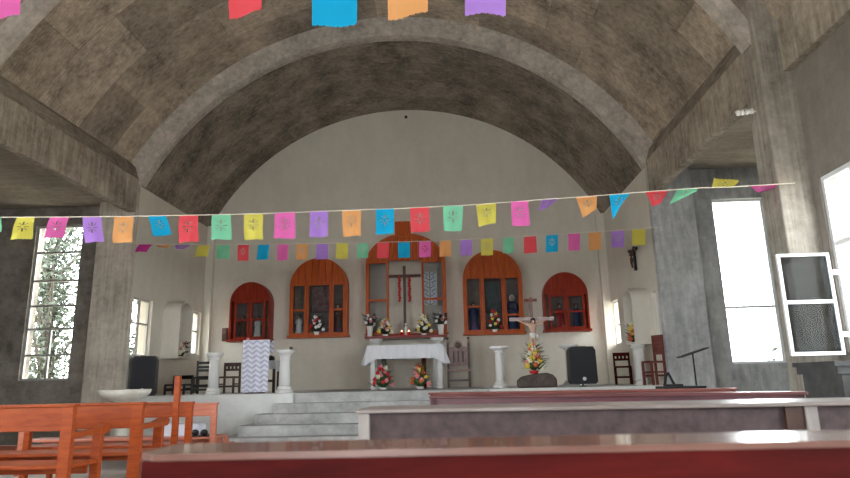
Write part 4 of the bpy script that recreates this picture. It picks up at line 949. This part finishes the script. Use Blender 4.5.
rowB = [('magenta', 139, 244, 152, 244, 146, 252, 134, 252), ('orange', 156, 244.5, 171, 244.5, 167, 248, 158, 247), ('purple', 175, 244.5, 191, 244.5, 184, 249.5, 176, 249), ('yellow', 198, 245, 210, 245, 207, 256.5, 194, 257),
        ('green', 217, 244.5, 230, 244.5, 229, 259, 216, 259), ('red', 238, 244.5, 249, 244.5, 248, 261, 237, 261), ('blue', 258, 244.5, 269, 244, 268.5, 260, 256.5, 260), ('pink', 277, 244, 288.5, 244, 288, 260.5, 277, 261),
        ('orange', 296.5, 244, 308, 243.5, 307, 260, 296, 260), ('purple', 316.5, 243.5, 328, 243.5, 328, 259, 316, 260), ('yellow', 336.5, 243, 348, 243, 348, 259, 336, 259), ('green', 357, 243, 368.5, 242.5, 368, 258, 357, 258.5),
        ('red', 377, 242.5, 389, 242, 389, 258.5, 377, 258.5), ('blue', 398, 242, 410, 241.5, 410, 258, 398, 258), ('pink', 419, 241.5, 431, 241, 431, 257, 419, 258), ('orange', 439.5, 241, 451, 240, 451, 256.5, 439.5, 257),
        ('purple', 460, 240, 472, 239, 472, 255.5, 460, 256), ('yellow', 481, 239, 493, 238, 493, 255.5, 481, 256), ('green', 503, 237.5, 513.5, 236.5, 514, 253, 503, 254), ('red', 524, 236.5, 536, 235.5, 537, 253, 524, 253.5),
        ('blue', 546, 235, 558, 234, 558, 252, 546, 252.5), ('pink', 568, 233.5, 580, 233, 580, 250.5, 568.5, 251), ('orange', 588.5, 232.5, 601, 231.5, 601, 250, 589, 250.5), ('purple', 611, 231, 624, 230, 624, 247.5, 611.5, 248),
        ('yellow', 632, 229.5, 645, 228.5, 645.5, 245, 632, 246)]
YB = 12.1
row(rowB, YB, 0.315, 'far small string', 'paper flags on the far string', 60, lambda i: i % 3 == 2)
rowC = [('pink', -18, -37, 25, -36, 22, 17, -20, 21), ('red', 228, -38, 266, -38, 262, 12, 229, 19), ('blue', 311, -32, 357, -33, 357, 26, 313, 29), ('orange', 387, -36, 428, -37, 428, 14, 388, 20), ('purple', 465, -38, 506, -40, 506, 15, 465, 15)]
YC = 3.7
labC = ['pink flag cut by the top left corner of the picture', 'red flag hanging from the top edge of the picture', 'large blue paper flag hanging at the top of the picture', 'orange fringed flag hanging from the top edge of the picture', 'purple flag at the top edge, right of the orange one']
for i, (c, x0, y0, x1, y1, x2, y2, x3, y3) in enumerate(rowC):
    o = flag_mesh('paper_flag', [at(x0, y0, Y=YC), at(x1, y1, Y=YC), at(x2, y2, Y=YC), at(x3, y3, Y=YC)], PAPER[c], push=False, seed=200+i, pattern=False)
    tag(o, labC[i], 'paper flag', 'paper flags on the string overhead')
def string(name, label, pts, Y, r=0.006, ends=()):
    P3 = list(ends[:1]) + [at(x, y, Y=Y) for x, y in pts] + list(ends[1:])
    o = MB().tube(P3, r, 6).build(name, 'string'); tag(o, label, 'string'); return o
eL = at(-70, 217, Y=YA); eL.x = -7.05
string('flag_string', 'pale cord carrying the large front row of paper flags', [(0, 217.2), (60, 217), (130, 216.3), (200, 215), (260, 213.6), (330, 211), (400, 208.4), (460, 205.6), (520, 201.3), (560, 198.2), (600, 195.5), (655, 191), (700, 188), (730, 187), (770, 184.6), (795, 183)], YA, 0.006, ends=(Vector((-7.07, YA, at(0, 217.2, Y=YA).z)),))
string('flag_string', 'thin cord carrying the small far row of paper flags', [(124, 243), (170, 244.4), (230, 244.5), (300, 243.7), (370, 242.5), (430, 241), (490, 238), (550, 234.5), (600, 231.5), (652, 227.8), (662, 227)], YB, 0.006)
string('flag_string', 'cord overhead carrying the nearest paper flags', [(-250, -40), (-20, -37.5), (25, -36.5), (240, -39), (335, -33), (410, -37), (485, -39.5), (700, -52)], YC, 0.005)

# ------------------------------------------------------------------ outdoors
def tree(label, x, y, h, w, n, seed, group='trees seen through the windows'):
    rn = random.Random(seed); t = thing('leafy_tree', label, 'tree', (x, y, -0.25), 0, group)
    mb = MB().tube([(0, 0, 0), (0.1, 0.05, h*0.3), (-0.1, 0, h*0.6), (0, 0, h*0.9)], [0.16, 0.12, 0.08, 0.03], 8)
    for k in range(7):
        a = rn.uniform(0, 2*PI); z = h*rn.uniform(0.25, 0.7); mb.tube([(0, 0, z), (w*0.45*math.cos(a), w*0.45*math.sin(a), z+h*0.2)], [0.06, 0.02], 6)
    mb.build('trunk', 'bark', t)
    f = MB()
    for k in range(n):
        ci = rn.random(); a = rn.uniform(0, 2*PI); r = w*math.sqrt(rn.random())*(0.6+0.4*math.sin(k*0.013)); z = h*(0.12+0.88*ci)
        p = Vector((r*math.cos(a)*0.8, r*math.sin(a)*0.6, z)); d = Vector((rn.gauss(0, 1), rn.gauss(0, 1), rn.gauss(0, 0.7))).normalized()*rn.uniform(0.07, 0.15)
        s_ = d.cross(Vector((rn.random(), rn.random(), rn.random()))).normalized()*0.06
        f.tri(p-s_, p+d, p+s_)
    f.build('foliage', 'treeleaf', t)
    return t
tree('broad leafy tree outside the tall left window', -10.5, 15.6, 6.5, 1.9, 4200, 1)
tree('taller tree farther behind the tall left window', -12.6, 18.4, 8.0, 2.4, 4200, 2)
tree('leafy tree outside the left chancel window', -9.0, 17.5, 4.6, 1.2, 1500, 3)
tree('small feathery shrub low outside the right transept window', 8.0, 15.4, 2.0, 0.6, 380, 4)

# ------------------------------------------------------------------ light
W = bpy.data.worlds.new('sky'); S.world = W; W.use_nodes = True
nt = W.node_tree; bg = nt.nodes['Background']
sky = nt.nodes.new('ShaderNodeTexSky'); sky.sky_type = 'HOSEK_WILKIE'; sky.turbidity = 6; sky.sun_direction = (0.5, 0.3, 0.8)
mx = nt.nodes.new('ShaderNodeMixRGB'); mx.inputs[0].default_value = 0.85; mx.inputs[2].default_value = (0.965, 0.985, 1.0, 1)
nt.links.new(sky.outputs[0], mx.inputs[1]); nt.links.new(mx.outputs[0], bg.inputs['Color'])
bg.inputs['Strength'].default_value = 9.0
def portal(x, y, z, w, h, d):
    l = bpy.data.lights.new('daylight_portal', 'AREA'); l.shape = 'RECTANGLE'; l.size = w; l.size_y = h; l.cycles.is_portal = True
    o = bpy.data.objects.new('daylight_portal', l); C.objects.link(o); o.location = (x, y, z)
    o.rotation_euler = Vector(d).to_track_quat('-Z', 'Y').to_euler()
portal((LWIN[0]+LWIN[1])/2, 12.85, (LWIN[2]+LWIN[3])/2, 1.0, 3.3, (0, -1, 0))
portal((RWIN[0]+RWIN[1])/2, 12.85, (RWIN[2]+RWIN[3])/2, 1.4, 3.4, (0, -1, 0))
for h in LW: portal(XL-0.35, (h[0]+h[1])/2, (h[2]+h[3])/2, h[3]-h[2], h[1]-h[0], (1, 0, 0))
for h in RW: portal(XR+0.35, (h[0]+h[1])/2, (h[2]+h[3])/2, h[3]-h[2], h[1]-h[0], (-1, 0, 0))
for h in [NW] + REST: portal(4.9, (h[0]+h[1])/2, (h[2]+h[3])/2, h[3]-h[2], h[1]-h[0], (-1, 0, 0))
for h in [(4.0, 7.0, 1.28, 3.5)] + REST: portal(-7.35, (h[0]+h[1])/2, (h[2]+h[3])/2, h[3]-h[2], h[1]-h[0], (1, 0, 0))
portal(AX, -12.3, 1.7, 3.2, 3.4, (0, 1, 0))
S.cycles.max_bounces = 10; S.cycles.diffuse_bounces = 5; S.cycles.transparent_max_bounces = 16
S.cycles.use_denoising = True
S.cycles.sample_clamp_indirect = 8
S.view_settings.view_transform = 'Standard'; S.view_settings.look = 'None'; S.view_settings.gamma = 1; S.view_settings.use_curve_mapping = False
S.view_settings.exposure = 1.2
